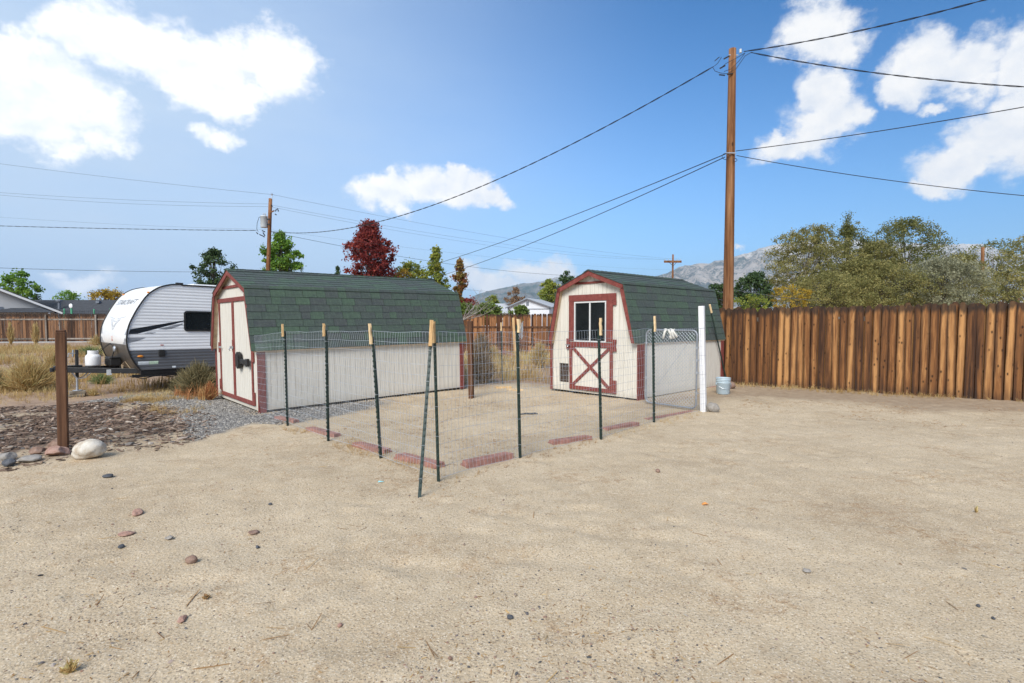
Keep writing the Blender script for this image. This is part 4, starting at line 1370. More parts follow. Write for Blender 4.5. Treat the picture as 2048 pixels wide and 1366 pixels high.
# ------------------------------------------------------------------ stones
def rock(name, label, px, wpx, hpx, mat, seed, flat=1.0, group=None, depth=None, sink=.12, yaw=0, tilt=0, asp=.8):
    p = gpt(*px); k = p[1] / FPX
    a, h = wpx * k / 2, hpx * k / 2
    bm_ = bmesh.new(); bmesh.ops.create_icosphere(bm_, subdivisions=4 if wpx > 40 else (3 if wpx > 14 else 2), radius=1)
    V_ = np.array([v.co for v in bm_.verts]); rs = np.random.default_rng(seed)
    dsp = np.zeros(len(V_))
    for f_, amp in ((1.1, .10), (2.3, .07), (5.0, .03)):
        o1 = rs.uniform(0, 50, 3)
        dsp += amp * (vnoise(V_[:, 0] * f_ + o1[0] + V_[:, 2] * f_, V_[:, 1] * f_ + o1[1] - V_[:, 2] * f_ * .7, seed) - .5) * 2
    if flat < 1:      # facet it: cut by a few planes
        for _ in range(9):
            n = rs.normal(size=3); n /= np.linalg.norm(n); d = V_ @ n; c = rs.uniform(.62, .86)
            ov = np.maximum(d - c, 0); V_ = V_ - n[None] * ov[:, None]
    V_ = V_ * (1 + dsp)[:, None] * np.array([a, a * asp, h])
    for v, q in zip(bm_.verts, V_): v.co = q
    for f_ in bm_.faces: f_.smooth = flat >= 1
    me = bpy.data.meshes.new(name); bm_.to_mesh(me); bm_.free(); me.materials.append(M[mat])
    mm = Matrix.Translation((p[0], p[1] + a * asp * .4, p[2] + h * (1 - sink * 2))) @ Matrix.Rotation(yaw, 4, 'Z') @ Matrix.Rotation(tilt, 4, 'Y')
    return tag(link(name, me, None, mm), label, 'rock' if wpx > 20 else 'pebble', group)


rock('boulder', 'rounded white boulder beside the dark brown post', (173, 919), 60, 41, 'rockwhite', 5, sink=.08, tilt=-.22)
G_ = 'rocks edging the bark mulch'
rock('rock', 'flat pinkish rock touching the foot of the dark post', (106, 913), 50, 22, 'rockpink', 6, .5, G_, sink=.15)
rock('rock', 'brown slanting rock behind the dark post', (108, 897), 44, 22, 'rockbrown', 8, .5, G_, sink=.1, tilt=-.3)
rock('rock', 'small grey-brown rock left of the pinkish rock', (70, 906), 32, 16, 'rockbrown', 9, .5, G_)
rock('rock', 'tan grey rock half sunk in sand near the left edge', (52, 924), 44, 16, 'rockgrey', 10, .5, G_, sink=.2)
rock('rock', 'pale rock at the left edge behind the dark slate lump', (6, 922), 40, 22, 'rockgrey', 12, .5, G_)
rock('rock', 'dark blue-grey slate lump at the left edge', (15, 933), 24, 18, 'rockdark', 11, .5, G_)
rock('rock', 'brown egg-shaped rock lying against the white post', (1428, 824), 26, 20, 'rockgrey', 14, sink=.1, tilt=.55)
rock('rock', 'round tan rock behind the bucket', (1462, 778), 20, 17, 'rockbrown', 15, sink=.1)
rock('boulder', 'large dull red boulder among dry grass between the sheds', (1010, 722), 46, 28, 'rockred', 21, .6, sink=.2)
G_ = 'pebbles lying on the open sand'
for i, (u, v, w_, h_, mt_, lb) in enumerate([
    (381, 1127, 22, 16, 'rockbrown', 'smooth brown egg-shaped pebble on open sand'), (337, 1078, 18, 9, 'rockgrey', 'grey flat pebble above the brown egg-shaped pebble'),
    (271, 1031, 30, 12, 'rockpink', 'long grey-pink stone broken at one end'), (213, 956, 22, 7, 'rockdark', 'thin dark slate flake below the white boulder'),
    (249, 1071, 30, 8, 'rockpink', 'pale tan flat stone beside the grey flat pebble'), (362, 1240, 24, 10, 'rockpink', 'flat reddish stone alone on the lower left sand'),
    (1316, 945, 11, 8, 'rockbrown', 'small dark brown pebble on the sand right of the pen'), (540, 1009, 9, 6, 'rockdark', 'small dark pebble left of the leaning brace'),
    (505, 1064, 24, 8, 'rockbrown', 'dark twig-shaped brown stone on the middle sand'), (241, 1094, 14, 8, 'rockdark', 'blue-black pebble below the pale tan flat stone'),
    (1020, 1240, 14, 9, 'rockdark', 'dark grey stone lying with a twig in the lower middle'), (900, 1318, 12, 8, 'rockbrown', 'brown pebble at the lower middle edge'),
    (679, 1250, 12, 7, 'rockpink', 'pinkish pebble right of the flat reddish stone'), (514, 1092, 10, 7, 'rockdark', 'dark pebble below the dark twig-shaped stone'),
    (1614, 1146, 18, 8, 'rockgrey', 'grey stone with twigs on the right-hand sand'), (1958, 1210, 9, 7, 'rockdark', 'black pebble far right on the sand'), (1988, 1236, 9, 6, 'rockdark', 'black pebble beside a small weed far right')]):
    rock('pebble', lb, (u, v), w_, h_, mt_, 40 + i, .7 if i % 3 else 1.0, G_, sink=.1, yaw=i * .9)

# bucket
p = gpt(1446, 788); k = p[1] / FPX
rt, rb_, hh = 14.6 * k, 12.4 * k, 32.5 * k
root = empty('bucket', tuple(p)); tag(root, 'pale blue-grey plastic bucket near the corner of the board fence', 'bucket')
mb = MB(); mb.smooth = True
prf = [(rb_ * .96, 0), (rb_, .008), (rb_ + (rt - rb_) * .68, hh * .68), (rt * .985, hh * .70), (rt * .985, hh * .72), (rt * .93, hh * .73), (rt * .935, hh * .79), (rt * .99, hh * .80), (rt * .99, hh * .82), (rt * .94, hh * .83), (rt * .95, hh * .89), (rt, hh * .90), (rt, hh * .92), (rt * .96, hh * .93), (rt * .97, hh * .985), (rt * 1.01, hh), (rt * .95, hh), (rt * .90, hh * .9), (rb_ * .92, .012), (0.0001, .012)]
mb.lathe(prf, 28); mb.build('bucket_body', M['bucket'], root)
mb = MB(); mb.tube([(rt * 1.0 * math.cos(a), -rt * .25 - abs(math.sin(a)) * rt * .8, hh * .62 - math.sin(a) * hh * .25) for a in np.linspace(0, math.pi, 12)], .003, 5); mb.build('bucket_handle', M['steel'], root)
mb = MB()
for e in (1, -1): mb.tube([(e * rt * .94, 0, hh * .62), (e * rt * 1.04, 0, hh * .62)], .022, 8)
mb.build('handle_lug', M['bucket'], root)

# ------------------------------------------------------------------ travel trailer
TN = np.array([-8.81, 12.0, 1.076]); tphi = R(50)
tax = Vector((math.cos(tphi), math.sin(tphi), -.018)); tlat = Vector((-math.sin(tphi), math.cos(tphi), 0))
tm = frame_mtx(TN, tax, tlat)
TR = empty('travel_trailer', mtx=tm)
tag(TR, 'white travel trailer with dark swoosh graphics and grey lower siding behind the long shed', 'travel trailer')
TWD = 2.25; TLN = 5.6
pf = [(.257, -.806), (.122, -.595), (.039, -.389), (-.006, -.166), (.0, .035), (.037, .236), (.115, .439), (.236, .685), (.412, .958), (.627, 1.136), (.865, 1.222), (1.02, 1.243)]
# resample front curve smoothly (Catmull-Rom)
def crom(P, n=6):
    P = [np.array(p) for p in P]; out = []
    Q = [2 * P[0] - P[1]] + P + [2 * P[-1] - P[-2]]
    for i in range(1, len(Q) - 2):
        for k in range(n):
            t_ = k / n
            out.append(.5 * ((2 * Q[i]) + (-Q[i - 1] + Q[i + 1]) * t_ + (2 * Q[i - 1] - 5 * Q[i] + 4 * Q[i + 1] - Q[i + 2]) * t_ ** 2 + (-Q[i - 1] + 3 * Q[i] - 3 * Q[i + 1] + Q[i + 2]) * t_ ** 3))
    out.append(P[-1]); return np.array(out)
FC = crom(pf, 6)
zc = FC[:, 1]; xc = FC[:, 0]
def xf(z): return float(np.interp(z, np.maximum.accumulate(zc), xc))
ZT = 1.243
def xr(z): return TLN - .25 * max(0, (z - .6) / .64) ** 2 - .12 * max(0, (-.3 - z) / .5) ** 2
RIBP = .0735
ribs = [(0, 0), (.010, .009), (.028, .012), (.040, .012), (.052, .004), (.0735, 0)]
def ribrows(z0, z1):
    rows = []; z = z0
    while z < z1 - 1e-6:
        for dz, dd in ribs[:-1]:
            if z + dz < z1: rows.append((z + dz, dd))
        z += RIBP
    rows.append((z1, 0)); return rows
DIV = -.345
def siding(z0, z1, mat, name, y0, sgn):
    mb = MB(); rows = ribrows(z0, z1)
    nx_ = 12
    vs = []; fs = []
    for (z, dd) in rows:
        a, b = xf(z) + .012, xr(z)
        for i in range(nx_): vs.append((a + (b - a) * i / (nx_ - 1), y0 - sgn * dd * .42, z))
    for r_ in range(len(rows) - 1):
        for i in range(nx_ - 1):
            q = (r_ * nx_ + i, r_ * nx_ + i + 1, (r_ + 1) * nx_ + i + 1, (r_ + 1) * nx_ + i)
            fs.append(q if sgn > 0 else q[::-1])
    mb.add(vs, fs); return mb.build(name, mat, TR)
for y0, sgn in ((0.0, 1), (TWD, -1)):
    siding(DIV + .004, ZT - .004, M['trwhite'], 'upper_siding', y0, sgn)
    siding(-.806, DIV, M['trgrey'], 'lower_siding', y0, sgn)
# front cap, lower plate, roof, rear, underside
mb = MB(); mb.smooth = True; lowz = DIV + .14
def sweep(mb, pts, y0, y1, ny_=9, bulge=.035):
    vs = []; fs = []; n = len(pts)
    for j in range(ny_):
        f_ = j / (ny_ - 1); y = y0 + (y1 - y0) * f_; bl_ = bulge * (1 - (2 * f_ - 1) ** 2)
        for i, (x, z) in enumerate(pts):
            k = math.sin(math.pi * i / (n - 1)) ** .5 if n > 2 else 0
            vs.append((x - bl_ * k, y, z))
    for j in range(ny_ - 1):
        for i in range(n - 1): fs.append((j * n + i, j * n + i + 1, (j + 1) * n + i + 1, (j + 1) * n + i))
    mb.add(vs, fs)
capp = [(x, z) for x, z in FC if z > lowz - .02]
capp = [(xf(lowz), lowz)] + [q for q in capp if q[1] > lowz + .005]
sweep(mb, capp, .01, TWD - .01); mb.build('front_cap', M['trcap'], TR)
mb = MB(); mb.smooth = True
lowp = [q for q in FC if q[1] < lowz - .005] + [(xf(lowz), lowz - .002)]
sweep(mb, [tuple(q) for q in lowp], .01, TWD - .01, 9, .02); mb.build('lower_front_plate', M['trlow'], TR)
mb = MB(); mb.box((1.0, .015, ZT - .03), (xr(ZT) - .02, TWD - .015, ZT + .004)); 
mb.prism([(xr(z) - .015, z) for z in np.linspace(-.80, ZT, 12)] + [(xr(z) - .03, z) for z in np.linspace(ZT, -.80, 12)], 'y', .015, TWD - .015)
mb.build('roof_and_rear', M['trcap'], TR)
mb = MB(); mb.box((.27, .02, -.90), (TLN - .2, TWD - .02, -.812))
for y in (.03, TWD - .09): mb.box((-.2 + .3, y, -.97), (TLN, y + .06, -.905))
mb.build('chassis_rail', M['blackmetal'], TR)
for y in (-.012, TWD + .012):      # black edge moulding on both profiles
    mb = MB(); mb.tube([(x - .004, y, z) for x, z in FC] + [(1.10, y, ZT + .005)], .017, 6); mb.tube([(1.11, y, ZT - .012), (TLN - .3, y, ZT - .012)], .018, 6); mb.build('edge_moulding', M['black'], TR)
mb = MB(); mb.bbox((1.0, .0, ZT + .0), (1.16, .06, ZT + .045), .01); mb.build('gutter_spout', M['black'], TR)
mb = MB(); mb.bbox((1.55, .55, ZT + .006), (2.3, 1.2, ZT + .07), .02); mb.bbox((2.7, .7, ZT + .006), (3.4, 1.4, ZT + .28), .05); mb.build('roof_vent', M['trcap'], TR)


def decal(name, poly, mat, yoff=-.0022, parent=TR):
    """print on the ribbed side: follows the ribs, cut to a polygon"""
    zs = [p[1] for p in poly]; rows = ribrows(DIV + .004, ZT - .004) if min(zs) > DIV else ribrows(-.806, DIV)
    zz = sorted(set([r_[0] for r_ in rows if min(zs) < r_[0] < max(zs)] + [min(zs) + 1e-5, max(zs) - 1e-5] + [z for z in zs if min(zs) < z < max(zs)]))
    dd = lambda z: float(np.interp(z, [r_[0] for r_ in rows], [r_[1] for r_ in rows]))
    vs = []
    for z in zz:
        xs = []
        for i in range(len(poly)):
            (x1, z1), (x2, z2) = poly[i], poly[(i + 1) % len(poly)]
            if (z1 - z) * (z2 - z) <= 0 and z1 != z2: xs.append(x1 + (x2 - x1) * (z - z1) / (z2 - z1))
        xs = xs or [poly[0][0]]
        a, b = min(xs), max(xs); y = -dd(z) * .42 + yoff
        vs += [(a, y, z), ((a + b) / 2, y, z), (b, y, z)]
    mb = MB(); fs = []
    for i in range(len(zz) - 1):
        for k in range(2): fs.append((i * 3 + k, i * 3 + k + 1, i * 3 + 4 + k, i * 3 + 3 + k))
    mb.add(vs, fs); return mb.build(name, M[mat], parent)


decal('graphic', [(.06, .152), (1.16, .372), (1.16, .345), (.20, .048), (.025, .04)], 'trdark')
decal('graphic', [(.62, .155), (.82, .215), (1.13, .30), (1.13, .27), (.90, .165), (.78, .145)], 'trmid', -.003)
decal('graphic', [(.31, .055), (.40, .078), (.58, .078), (.50, .050)], 'trmid', -.003)
decal('graphic', [(.012, -.045), (.37, -.045), (.20, -.12), (.02, -.165)], 'trmid', -.003)
decal('sticker', [(.205, -.600), (.42, -.600), (.42, -.672), (.205, -.672)], 'sticker')
decal('sticker', [(.425, -.600), (.61, -.600), (.61, -.672), (.425, -.672)], 'greensticker')
decal('sticker', [(.90, -.735), (.98, -.735), (.98, -.778), (.90, -.778)], 'sticker')
mb = MB(); mb.bbox((.615, -.03, -.495), (.748, -.008, -.335), .012); mb.build('power_hatch', M['black'], TR)
mb = MB(); mb.smooth = True
mb.lathe([(.0001, .014), (.035, .012), (.052, .004), (.054, 0)], 20); o_ = mb.build('marker_light', M['amber'], TR, Matrix.Translation((.252, -.012, -.478)) @ Matrix.Rotation(math.pi / 2, 4, 'X') @ Matrix.Diagonal((1.15, .5, 1.6, 1)))
mb = MB(); mb.box((.655, -.014, -.232), (.72, -.0105, -.214)); mb.build('warning_label', M['redlens'], TR)
# window
mb = MB(); fs = []
def rrect(x0, x1, z0, z1, r_, n=5):
    o_ = []
    for cx_, cz_, a0 in ((x1 - r_, z1 - r_, 0), (x0 + r_, z1 - r_, 90), (x0 + r_, z0 + r_, 180), (x1 - r_, z0 + r_, 270)):
        for k in range(n + 1): a = R(a0 + 90 * k / n); o_.append((cx_ + r_ * math.cos(a), cz_ + r_ * math.sin(a)))
    return o_
ou = rrect(1.16, 2.12, .105, .605, .07); inn_ = rrect(1.20, 2.08, .145, .565, .045)
n = len(ou)
mb.add([(x, -.026, z) for x, z in ou] + [(x, -.026, z) for x, z in inn_] + [(x, .0, z) for x, z in ou] + [(x, -.012, z) for x, z in inn_],
       [(i, (i + 1) % n, n + (i + 1) % n, n + i) for i in range(n)] + [(i, 2 * n + i, 2 * n + (i + 1) % n, (i + 1) % n) for i in range(n)] + [(n + i, n + (i + 1) % n, 3 * n + (i + 1) % n, 3 * n + i) for i in range(n)])
wf = mb.build('window', M['black'], TR)
mb = MB(); mb.prism(inn_, 'y', -.015, -.0125); mb.build('pane', M['glass'], wf)
mb = MB(); mb.bbox((1.60, -.032, .15), (1.68, -.0155, .17), .003); mb.build('window_latch', M['black'], wf)
# a second window and the entry door on the hidden far end
mb = MB(); mb.prism(rrect(3.3, 4.4, .1, .65, .07), 'y', -.026, -.011); mb.build('window', M['glass'], TR)
# cap printing: wraps on the curved cap
cap_l = np.concatenate([[0], np.cumsum(np.hypot(np.diff(xc), np.diff(zc)))])
def on_cap(yy, arc, off=.004):
    i = min(max(np.searchsorted(cap_l, arc) - 1, 0), len(cap_l) - 2); f_ = (arc - cap_l[i]) / (cap_l[i + 1] - cap_l[i])
    x, z = xc[i] + f_ * (xc[i + 1] - xc[i]), zc[i] + f_ * (zc[i + 1] - zc[i])
    t_ = np.array([xc[i + 1] - xc[i], zc[i + 1] - zc[i]]); t_ /= np.linalg.norm(t_)
    fy = (yy - .01) / (TWD - .02); n_ = len(capp)
    bl_ = .035 * (1 - (2 * fy - 1) ** 2)
    i0 = float(np.interp(z, [q[1] for q in capp], range(n_))); k_ = math.sin(math.pi * min(max(i0 / (n_ - 1), 0), 1)) ** .5
    return (x - bl_ * k_ - t_[1] * off, yy, z + t_[0] * off)
arc0 = lambda z: float(np.interp(z, np.maximum.accumulate(zc), cap_l))
cu = bpy.data.curves.new('lettering', 'FONT'); cu.body = 'STARCRAFT'; cu.size = 1; cu.shear = .35; cu.space_character = 1.05; cu.fill_mode = 'FRONT'; cu.resolution_u = 3
to = bpy.data.objects.new('lettering', cu); COL.objects.link(to)
bpy.context.view_layer.update()
tmsh = bpy.data.meshes.new_from_object(to.evaluated_get(bpy.context.evaluated_depsgraph_get()))
bpy.data.objects.remove(to)
bm_ = bmesh.new(); bm_.from_mesh(tmsh)
bmesh.ops.subdivide_edges(bm_, edges=[e for e in bm_.edges if e.calc_length() > .3], cuts=1)
bmesh.ops.triangulate(bm_, faces=bm_.faces)
xs_ = [v.co.x for v in bm_.verts]; x0_, x1_ = min(xs_), max(xs_)
for v in bm_.verts:   # reads from the trailer's right-hand side to its left as seen from the front
    f_ = (v.co.x - x0_) / (x1_ - x0_)
    v.co = Vector(on_cap(TWD * .86 - f_ * TWD * .72, arc0(.74) + v.co.y * .21, .005))
bm_.to_mesh(tmsh); bm_.free(); tmsh.materials.clear(); tmsh.materials.append(M['trletter'])
link('lettering', tmsh, TR)
mb = MB()
def capline(P, w_=.009):
    vs = []
    for i, (y, z) in enumerate(P):
        j = max(i - 1, 0); k = min(i + 1, len(P) - 1)
        d_ = np.array([P[k][0] - P[j][0], P[k][1] - P[j][1]]); d_ /= np.linalg.norm(d_); nn = np.array([-d_[1], d_[0]]) * w_
        vs += [on_cap(y + nn[0], arc0(z) + nn[1], .005), on_cap(y - nn[0], arc0(z) - nn[1], .005)]
    fs = [(2 * i, 2 * i + 1, 2 * i + 3, 2 * i + 2) for i in range(len(P) - 1)]
    mb.add(vs, fs)
cy_ = TWD / 2
for e in (1, -1):
    capline([(cy_ + e * .10, .40), (cy_ + e * .35, .41), (cy_ + e * .66, .44)])
    capline([(cy_ + e * .12, .36), (cy_ + e * .40, .37)])
    capline([(cy_ + e * .34, .36), (cy_ + e * .16, .25), (cy_ + e * .02, .13)], .011)
    capline([(cy_ + e * .20, .34), (cy_ + e * .09, .26), (cy_ + e * .02, .20)])
capline([(cy_ - .10, .33), (cy_, .335), (cy_ + .10, .33)], .01)
mb.build('emblem', M['trpale'], TR)
mb = MB()
for e in (0, 1):
    def yy(a): return a if e == 0 else TWD - a
    for (za, zb__, w0, w1) in ((.02, .17, .16, .05), (lowz + .01, -.06, .30, .14)):
        vs = [on_cap(yy(.012), arc0(za), .004), on_cap(yy(w0), arc0(za), .004), on_cap(yy(w1), arc0(zb__), .004), on_cap(yy(.012), arc0(zb__), .004)]
        mb.add(vs, [(0, 1, 2, 3)])
mb.build('corner_graphic', M['trmid'], TR)
mb = MB()
for z in (-.05, -.10, -.13): capline([(cy_ - .05, z), (cy_ + .06, z)], .008)
mb.build('warning_label', M['redlens'], TR)
for y in (.12, TWD - .12):
    p_ = on_cap(y, arc0(1.02), .004); mb = MB(); mb.bbox((p_[0] - .03, y - .05, p_[2] - .012), (p_[0] + .01, y + .05, p_[2] + .018), .008); mb.build('marker_light', M['amber'], TR)
# tongue
cx0 = -.90
for e in (1, -1):
    mb = MB(); a_ = Vector((cx0, cy_ + e * .03, -.80)); b_ = Vector((.45, cy_ + e * .85, -.855)); d = (b_ - a_); L_ = d.length; d.normalize(); y = Vector((0, 0, 1)).cross(d).normalized(); z = d.cross(y)
    mm = Matrix((d, y, z)).transposed().to_4x4(); mm.translation = a_
    mb.bbox((0, -.025, -.06), (L_, .025, .06), .005); mb.build('tongue_beam', M['blackmetal'], TR, mm)
mb = MB(); mb.bbox((cx0 - .22, cy_ - .05, -.80), (cx0 + .12, cy_ + .05, -.70), .015); mb.tube([(cx0 - .24, cy_, -.83), (cx0 - .24, cy_, -.74)], .045, 10); mb.build('coupler', M['blackmetal'], TR)
jk = MB(); jx = -.70
jk.tube([(jx, cy_, -1.28), (jx, cy_, -.90)], .026, 10)
jo = jk.build('jack', M['steel'], TR)
mb = MB(); mb.tube([(jx, cy_, -.98), (jx, cy_, -.34)], .034, 10); mb.box((jx - .09, cy_ - .07, -.735), (jx + .09, cy_ + .07, -.70)); mb.build('jack_sleeve', M['blackmetal'], jo)
mb = MB(); mb.tube([(jx, cy_, -.42), (jx - .16, cy_ - .06, -.42), (jx - .17, cy_ - .06, -.50)], .010, 6); mb.tube([(jx - .06, cy_ + .03, -.34), (jx - .07, cy_ + .02, -.50)], .016, 6); mb.build('jack_crank', M['steel'], jo)
mb = MB(); mb.lathe([(.09, 0), (.09, .012), (.03, .02)], 14, (jx, cy_, -1.295)); mb.build('jack_foot', M['steel'], jo)
# propane tank
tk = MB(); tk.smooth = True
tk.lathe([(.10, 0), (.145, .012), (.15, .05), (.15, .26), (.14, .31), (.11, .345), (.06, .36), (.0001, .362)], 28)
to_ = tk.build('propane_tank', M['tank'], TR, Matrix.Translation((-.42, cy_ - .10, -.73)) @ Matrix.Diagonal((1, 1, .80, 1)))
mb = MB(); n = 28; vs = []; fs = []
for k in range(n + 1):
    a = R(40) + (2 * math.pi - R(80)) * k / n
    for r_, z in ((.105, .34), (.105, .46), (.097, .46), (.097, .34)): vs.append((r_ * math.cos(a + 1.2), r_ * math.sin(a + 1.2), z))
for k in range(n):
    for j in range(4): fs.append((k * 4 + j, (k + 1) * 4 + j, (k + 1) * 4 + (j + 1) % 4, k * 4 + (j + 1) % 4))
mb.add(vs, fs); mb.build('tank_collar', M['tank'], to_)
mb = MB(); mb.tube([(0, 0, .36), (0, 0, .42)], .022, 8); mb.tube([(0, -.05, .41), (0, .05, .41)], .014, 8); mb.tube([(0, .05, .41), (.12, .10, .44), (.30, .12, .62), (.44, .12, .63)], .008, 6); mb.build('tank_valve', M['black'], to_)
mb = MB(); mb.tube([(0, -.15, .06), (0, -.15, .07)], .001, 3); mb.bbox((-.13, -.13, -.03), (.13, .13, -.001), .01); mb.build('tank_tray', M['blackmetal'], to_)
# battery box
bb_ = MB(); bb_.bbox((-.13, cy_ - .25, -.74), (.10, cy_ + .20, -.56), .02); bo = bb_.build('battery_box', M['black'], TR)
mb = MB(); mb.bbox((-.14, cy_ - .26, -.559), (.11, cy_ + .21, -.53), .012)
for k in range(6): mb.bbox((-.138, cy_ - .24 + k * .08, -.72), (-.1305, cy_ - .20 + k * .08, -.575), .003)
mb.build('battery_lid', M['black'], bo)
mb = MB(); mb.lathe([(.07, 0), (.075, .02), (.05, .04), (.0001, .045)], 16); so = mb.build('power_socket', M['steel'], TR, Matrix.Translation((-.03, cy_ - .28, -.33)) @ Matrix.Rotation(-math.pi / 2, 4, 'Y'))
mb = MB(); mb.tube([(-.05, cy_ - .28, -.36), (-.10, cy_ - .26, -.55), (-.12, cy_ - .1, -.75)], .012, 6); mb.build('cable', M['cable'], TR)
mb = MB(); mb.tube([(-.35, cy_ + .3, -.62), (-.20, cy_ + .35, -.42), (-.06, cy_ + .0, -.20), (-.04, cy_ - .25, -.32)], .008, 6); mb.build('cable', M['cable'], TR)
mb = MB(); mb.tube([(.1, .25, -.95), (.35, .15, -1.02), (.6, .1, -.95), (.9, .08, -1.0), (1.3, .08, -.94)], .010, 6); mb.build('cable', M['cable'], TR)
mb = MB(); rs = random.Random(5)
for k in range(4): mb.tube([(.02 + k * .012, .55, -.70), (.03 + rs.uniform(-.03, .03), .53, -.86), (.0 + rs.uniform(-.05, .05), .52, -.98)], .010, 5)
mb.tube([(.02, .55, -.70), (.1, .6, -.62), (.2, .5, -.82)], .008, 5); mb.build('rope', M['rope'], TR)
mb = MB(); mb.bbox((-.25, .62, -.93), (-.15, .63, -.80), .003); mb.build('tongue_sticker', M['sticker'], TR, Matrix.Identity(4))
mb = MB()
for e in (1, -1):
    P_ = [(cx0 + .1, cy_ + e * .05, -.86), (cx0 + .2, cy_ + e * .09, -1.02), (cx0 + .33, cy_ + e * .12, -.99), (cx0 + .45, cy_ + e * .14, -.86)]
    mb.tube(P_, .012, 6)
mb.build('safety_chain', M['steel'], TR)
for x in (3.1, 3.85):      # wheels under the part hidden by the shed
    for y in (.16, TWD - .16):
        mb = MB(); mb.smooth = True; mb.lathe([(.19, -.10), (.31, -.10), (.335, -.06), (.335, .06), (.31, .10), (.19, .10)], 28)
        wo_ = mb.build('wheel', M['rubber'], TR, Matrix.Translation((x, y, -1.10)) @ Matrix.Rotation(math.pi / 2, 4, 'X'))
        mb = MB(); mb.lathe([(.19, -.08), (.19, .08), (.06, .06), (.05, .10), (.0001, .10)], 20); mb.build('rim', M['steel'], wo_)
# timber blocks under the jack foot
jf = tm @ Vector((jx, cy_, -1.297)); gz0 = tz(jf.x, jf.y); hh_ = jf.z - gz0
for i in range(3):
    mb = MB(); h_ = (hh_ + .04) / 3; mb.bbox((-.15, -.12, 0), (.15, .12, h_ - .004), .006)
    tag(mb.build('wood_block', M['block'], None, Matrix.Translation((jf.x, jf.y, gz0 - .04 + i * h_)) @ Matrix.Rotation(.4 + i * .17, 4, 'Z')), ['lowest wooden block under the trailer jack', 'middle wooden block under the trailer jack', 'top wooden block directly under the trailer jack foot'][i], 'block', 'wooden blocks under the trailer jack')


# ------------------------------------------------------------------ utility poles and wires
def pole(label, base_uv, top_uv, d, rb_, rt_, extra=0.0):
    p1 = at(top_uv[0], top_uv[1], d); p0 = at(base_uv[0], base_uv[1], d)
    z0 = tz(p0[0], p0[1]) - .5
    f_ = (z0 - p1[2]) / (p0[2] - p1[2]); p0 = p1 + (p0 - p1) * f_
    root = empty('utility_pole', tuple(p0)); tag(root, label, 'utility pole', 'timber utility poles')
    mb = MB(); mb.smooth = True; n = 10
    mb.tube([(p1 - p0) * (k / n) for k in range(n + 1)], [rb_ + (rt_ - rb_) * k / n for k in range(n + 1)], 14)
    mb.smooth = False
    mb.build('pole_shaft', M['pole'], root)
    return root, p0, p1


UP, u0, u1 = pole('tall brown utility pole rising behind the corner of the board fence', (1456, 620), (1465, 98), 15.5, .165, .10)
D0 = 15.5
def rel(root, *pts): return [np.array(p) - np.array(root.location) for p in pts]
# hardware near the head
mb = MB(); hd = at(1465, 112, D0)
mb.tube(rel(UP, hd + np.array([-.13, -.05, 0]), hd + np.array([.14, -.05, 0])), .018, 6); mb.build('bolt', M['steel'], UP)
for du, dv, a in ((-20, 36, .5), (-12, 17, .5), (-31, 20, .7), (-5, 50, .2), (-21, 52, -.1)):
    c_ = at(1465 + du, 98 + dv, D0 - .12); mb = MB(); e_ = np.array([math.cos(a), 0, math.sin(a)]) * .085
    mb.tube(rel(UP, c_ - e_, c_ + e_), .020 if dv != 20 else .012, 6); mb.build('splice_sleeve', M['blackmetal'], UP)
c_ = at(1481, 102, D0 - .1); mb = MB(); mb.tube(rel(UP, c_ + np.array([0, 0, .05]), c_ - np.array([0, 0, .05])), .035, 8); mb.build('insulator', M['transf'], UP)
for lp in ([(1490, 106), (1475, 115), (1452, 127), (1445, 133)], [(1490, 106), (1478, 122), (1462, 138), (1448, 143)], [(1502, 105), (1490, 112), (1472, 138), (1455, 147), (1441, 146), (1430, 142), (1425, 134)], [(1443, 114), (1436, 126), (1429, 132)]):
    mb = MB(); mb.tube(rel(UP, *[at(u, v, D0 - .14) for u, v in lp]), .008, 5); mb.build('jumper_wire', M['cable'], UP)
for cu_, cv_, r_ in ((1452, 313, 8), (1470, 320, 4)):
    mb = MB(); mb.tube(rel(UP, *[at(cu_ + r_ * math.cos(a), cv_ + r_ * .8 * math.sin(a), D0 - .19) for a in np.linspace(0, 2 * math.pi, 14)]), .008, 5, False); mb.build('cable_loop', M['cable'], UP)
mb = MB(); mb.tube(rel(UP, at(1451, 306, D0 - .16), at(1471, 306, D0 - .16)), .02, 6); mb.build('clamp', M['steel'], UP)

D1 = 36.0
FP, f0, f1 = pole('leaning brown utility pole with a grey transformer behind the trailer and shed', (536, 545), (541, 397), D1, .15, .115)
k = D1 / FPX
tb = at(528, 444, D1 - .1); mb = MB(); mb.smooth = True
mb.lathe([(.0001, -.39), (.21, -.38), (.225, -.34), (.225, .33), (.24, .34), (.24, .38), (.15, .43), (.0001, .45)], 20)
tr_ = mb.build('transformer', M['transf'], FP, Matrix.Translation(Vector(tb - np.array(FP.location))))
for e in (-.02, .10):
    mb = MB(); mb.lathe([(.045, .42), (.05, .46), (.03, .50), (.045, .53), (.02, .60), (.0001, .62)], 8, (e, 0, 0)); mb.build('bushing', M['steel'], tr_)
mb = MB(); mb.box((.2, -.05, -.2), (.4, .05, -.12)); mb.box((.2, -.05, .15), (.4, .05, .23)); mb.build('hanger', M['blackmetal'], tr_)
mb = MB(); mb.tube([(-.06, -.1, .36), (-.28, -.1, .30), (-.42, -.1, -.1), (-.45, -.1, -.5), (-.36, -.1, -.66)], .016, 5); mb.build('lead_wire', M['cable'], tr_)
mb = MB(); mb.tube(rel(FP, at(543.5, 398, D1 - .12), at(544, 389, D1 - .12)), .022, 6); mb.lathe([(.03, 0), (.06, .03), (.035, .06), (.06, .09), (.02, .13)], 8, tuple(rel(FP, at(544, 389, D1 - .12))[0] - np.array([0, 0, .06]))); mb.build('top_insulator', M['steel'], FP)
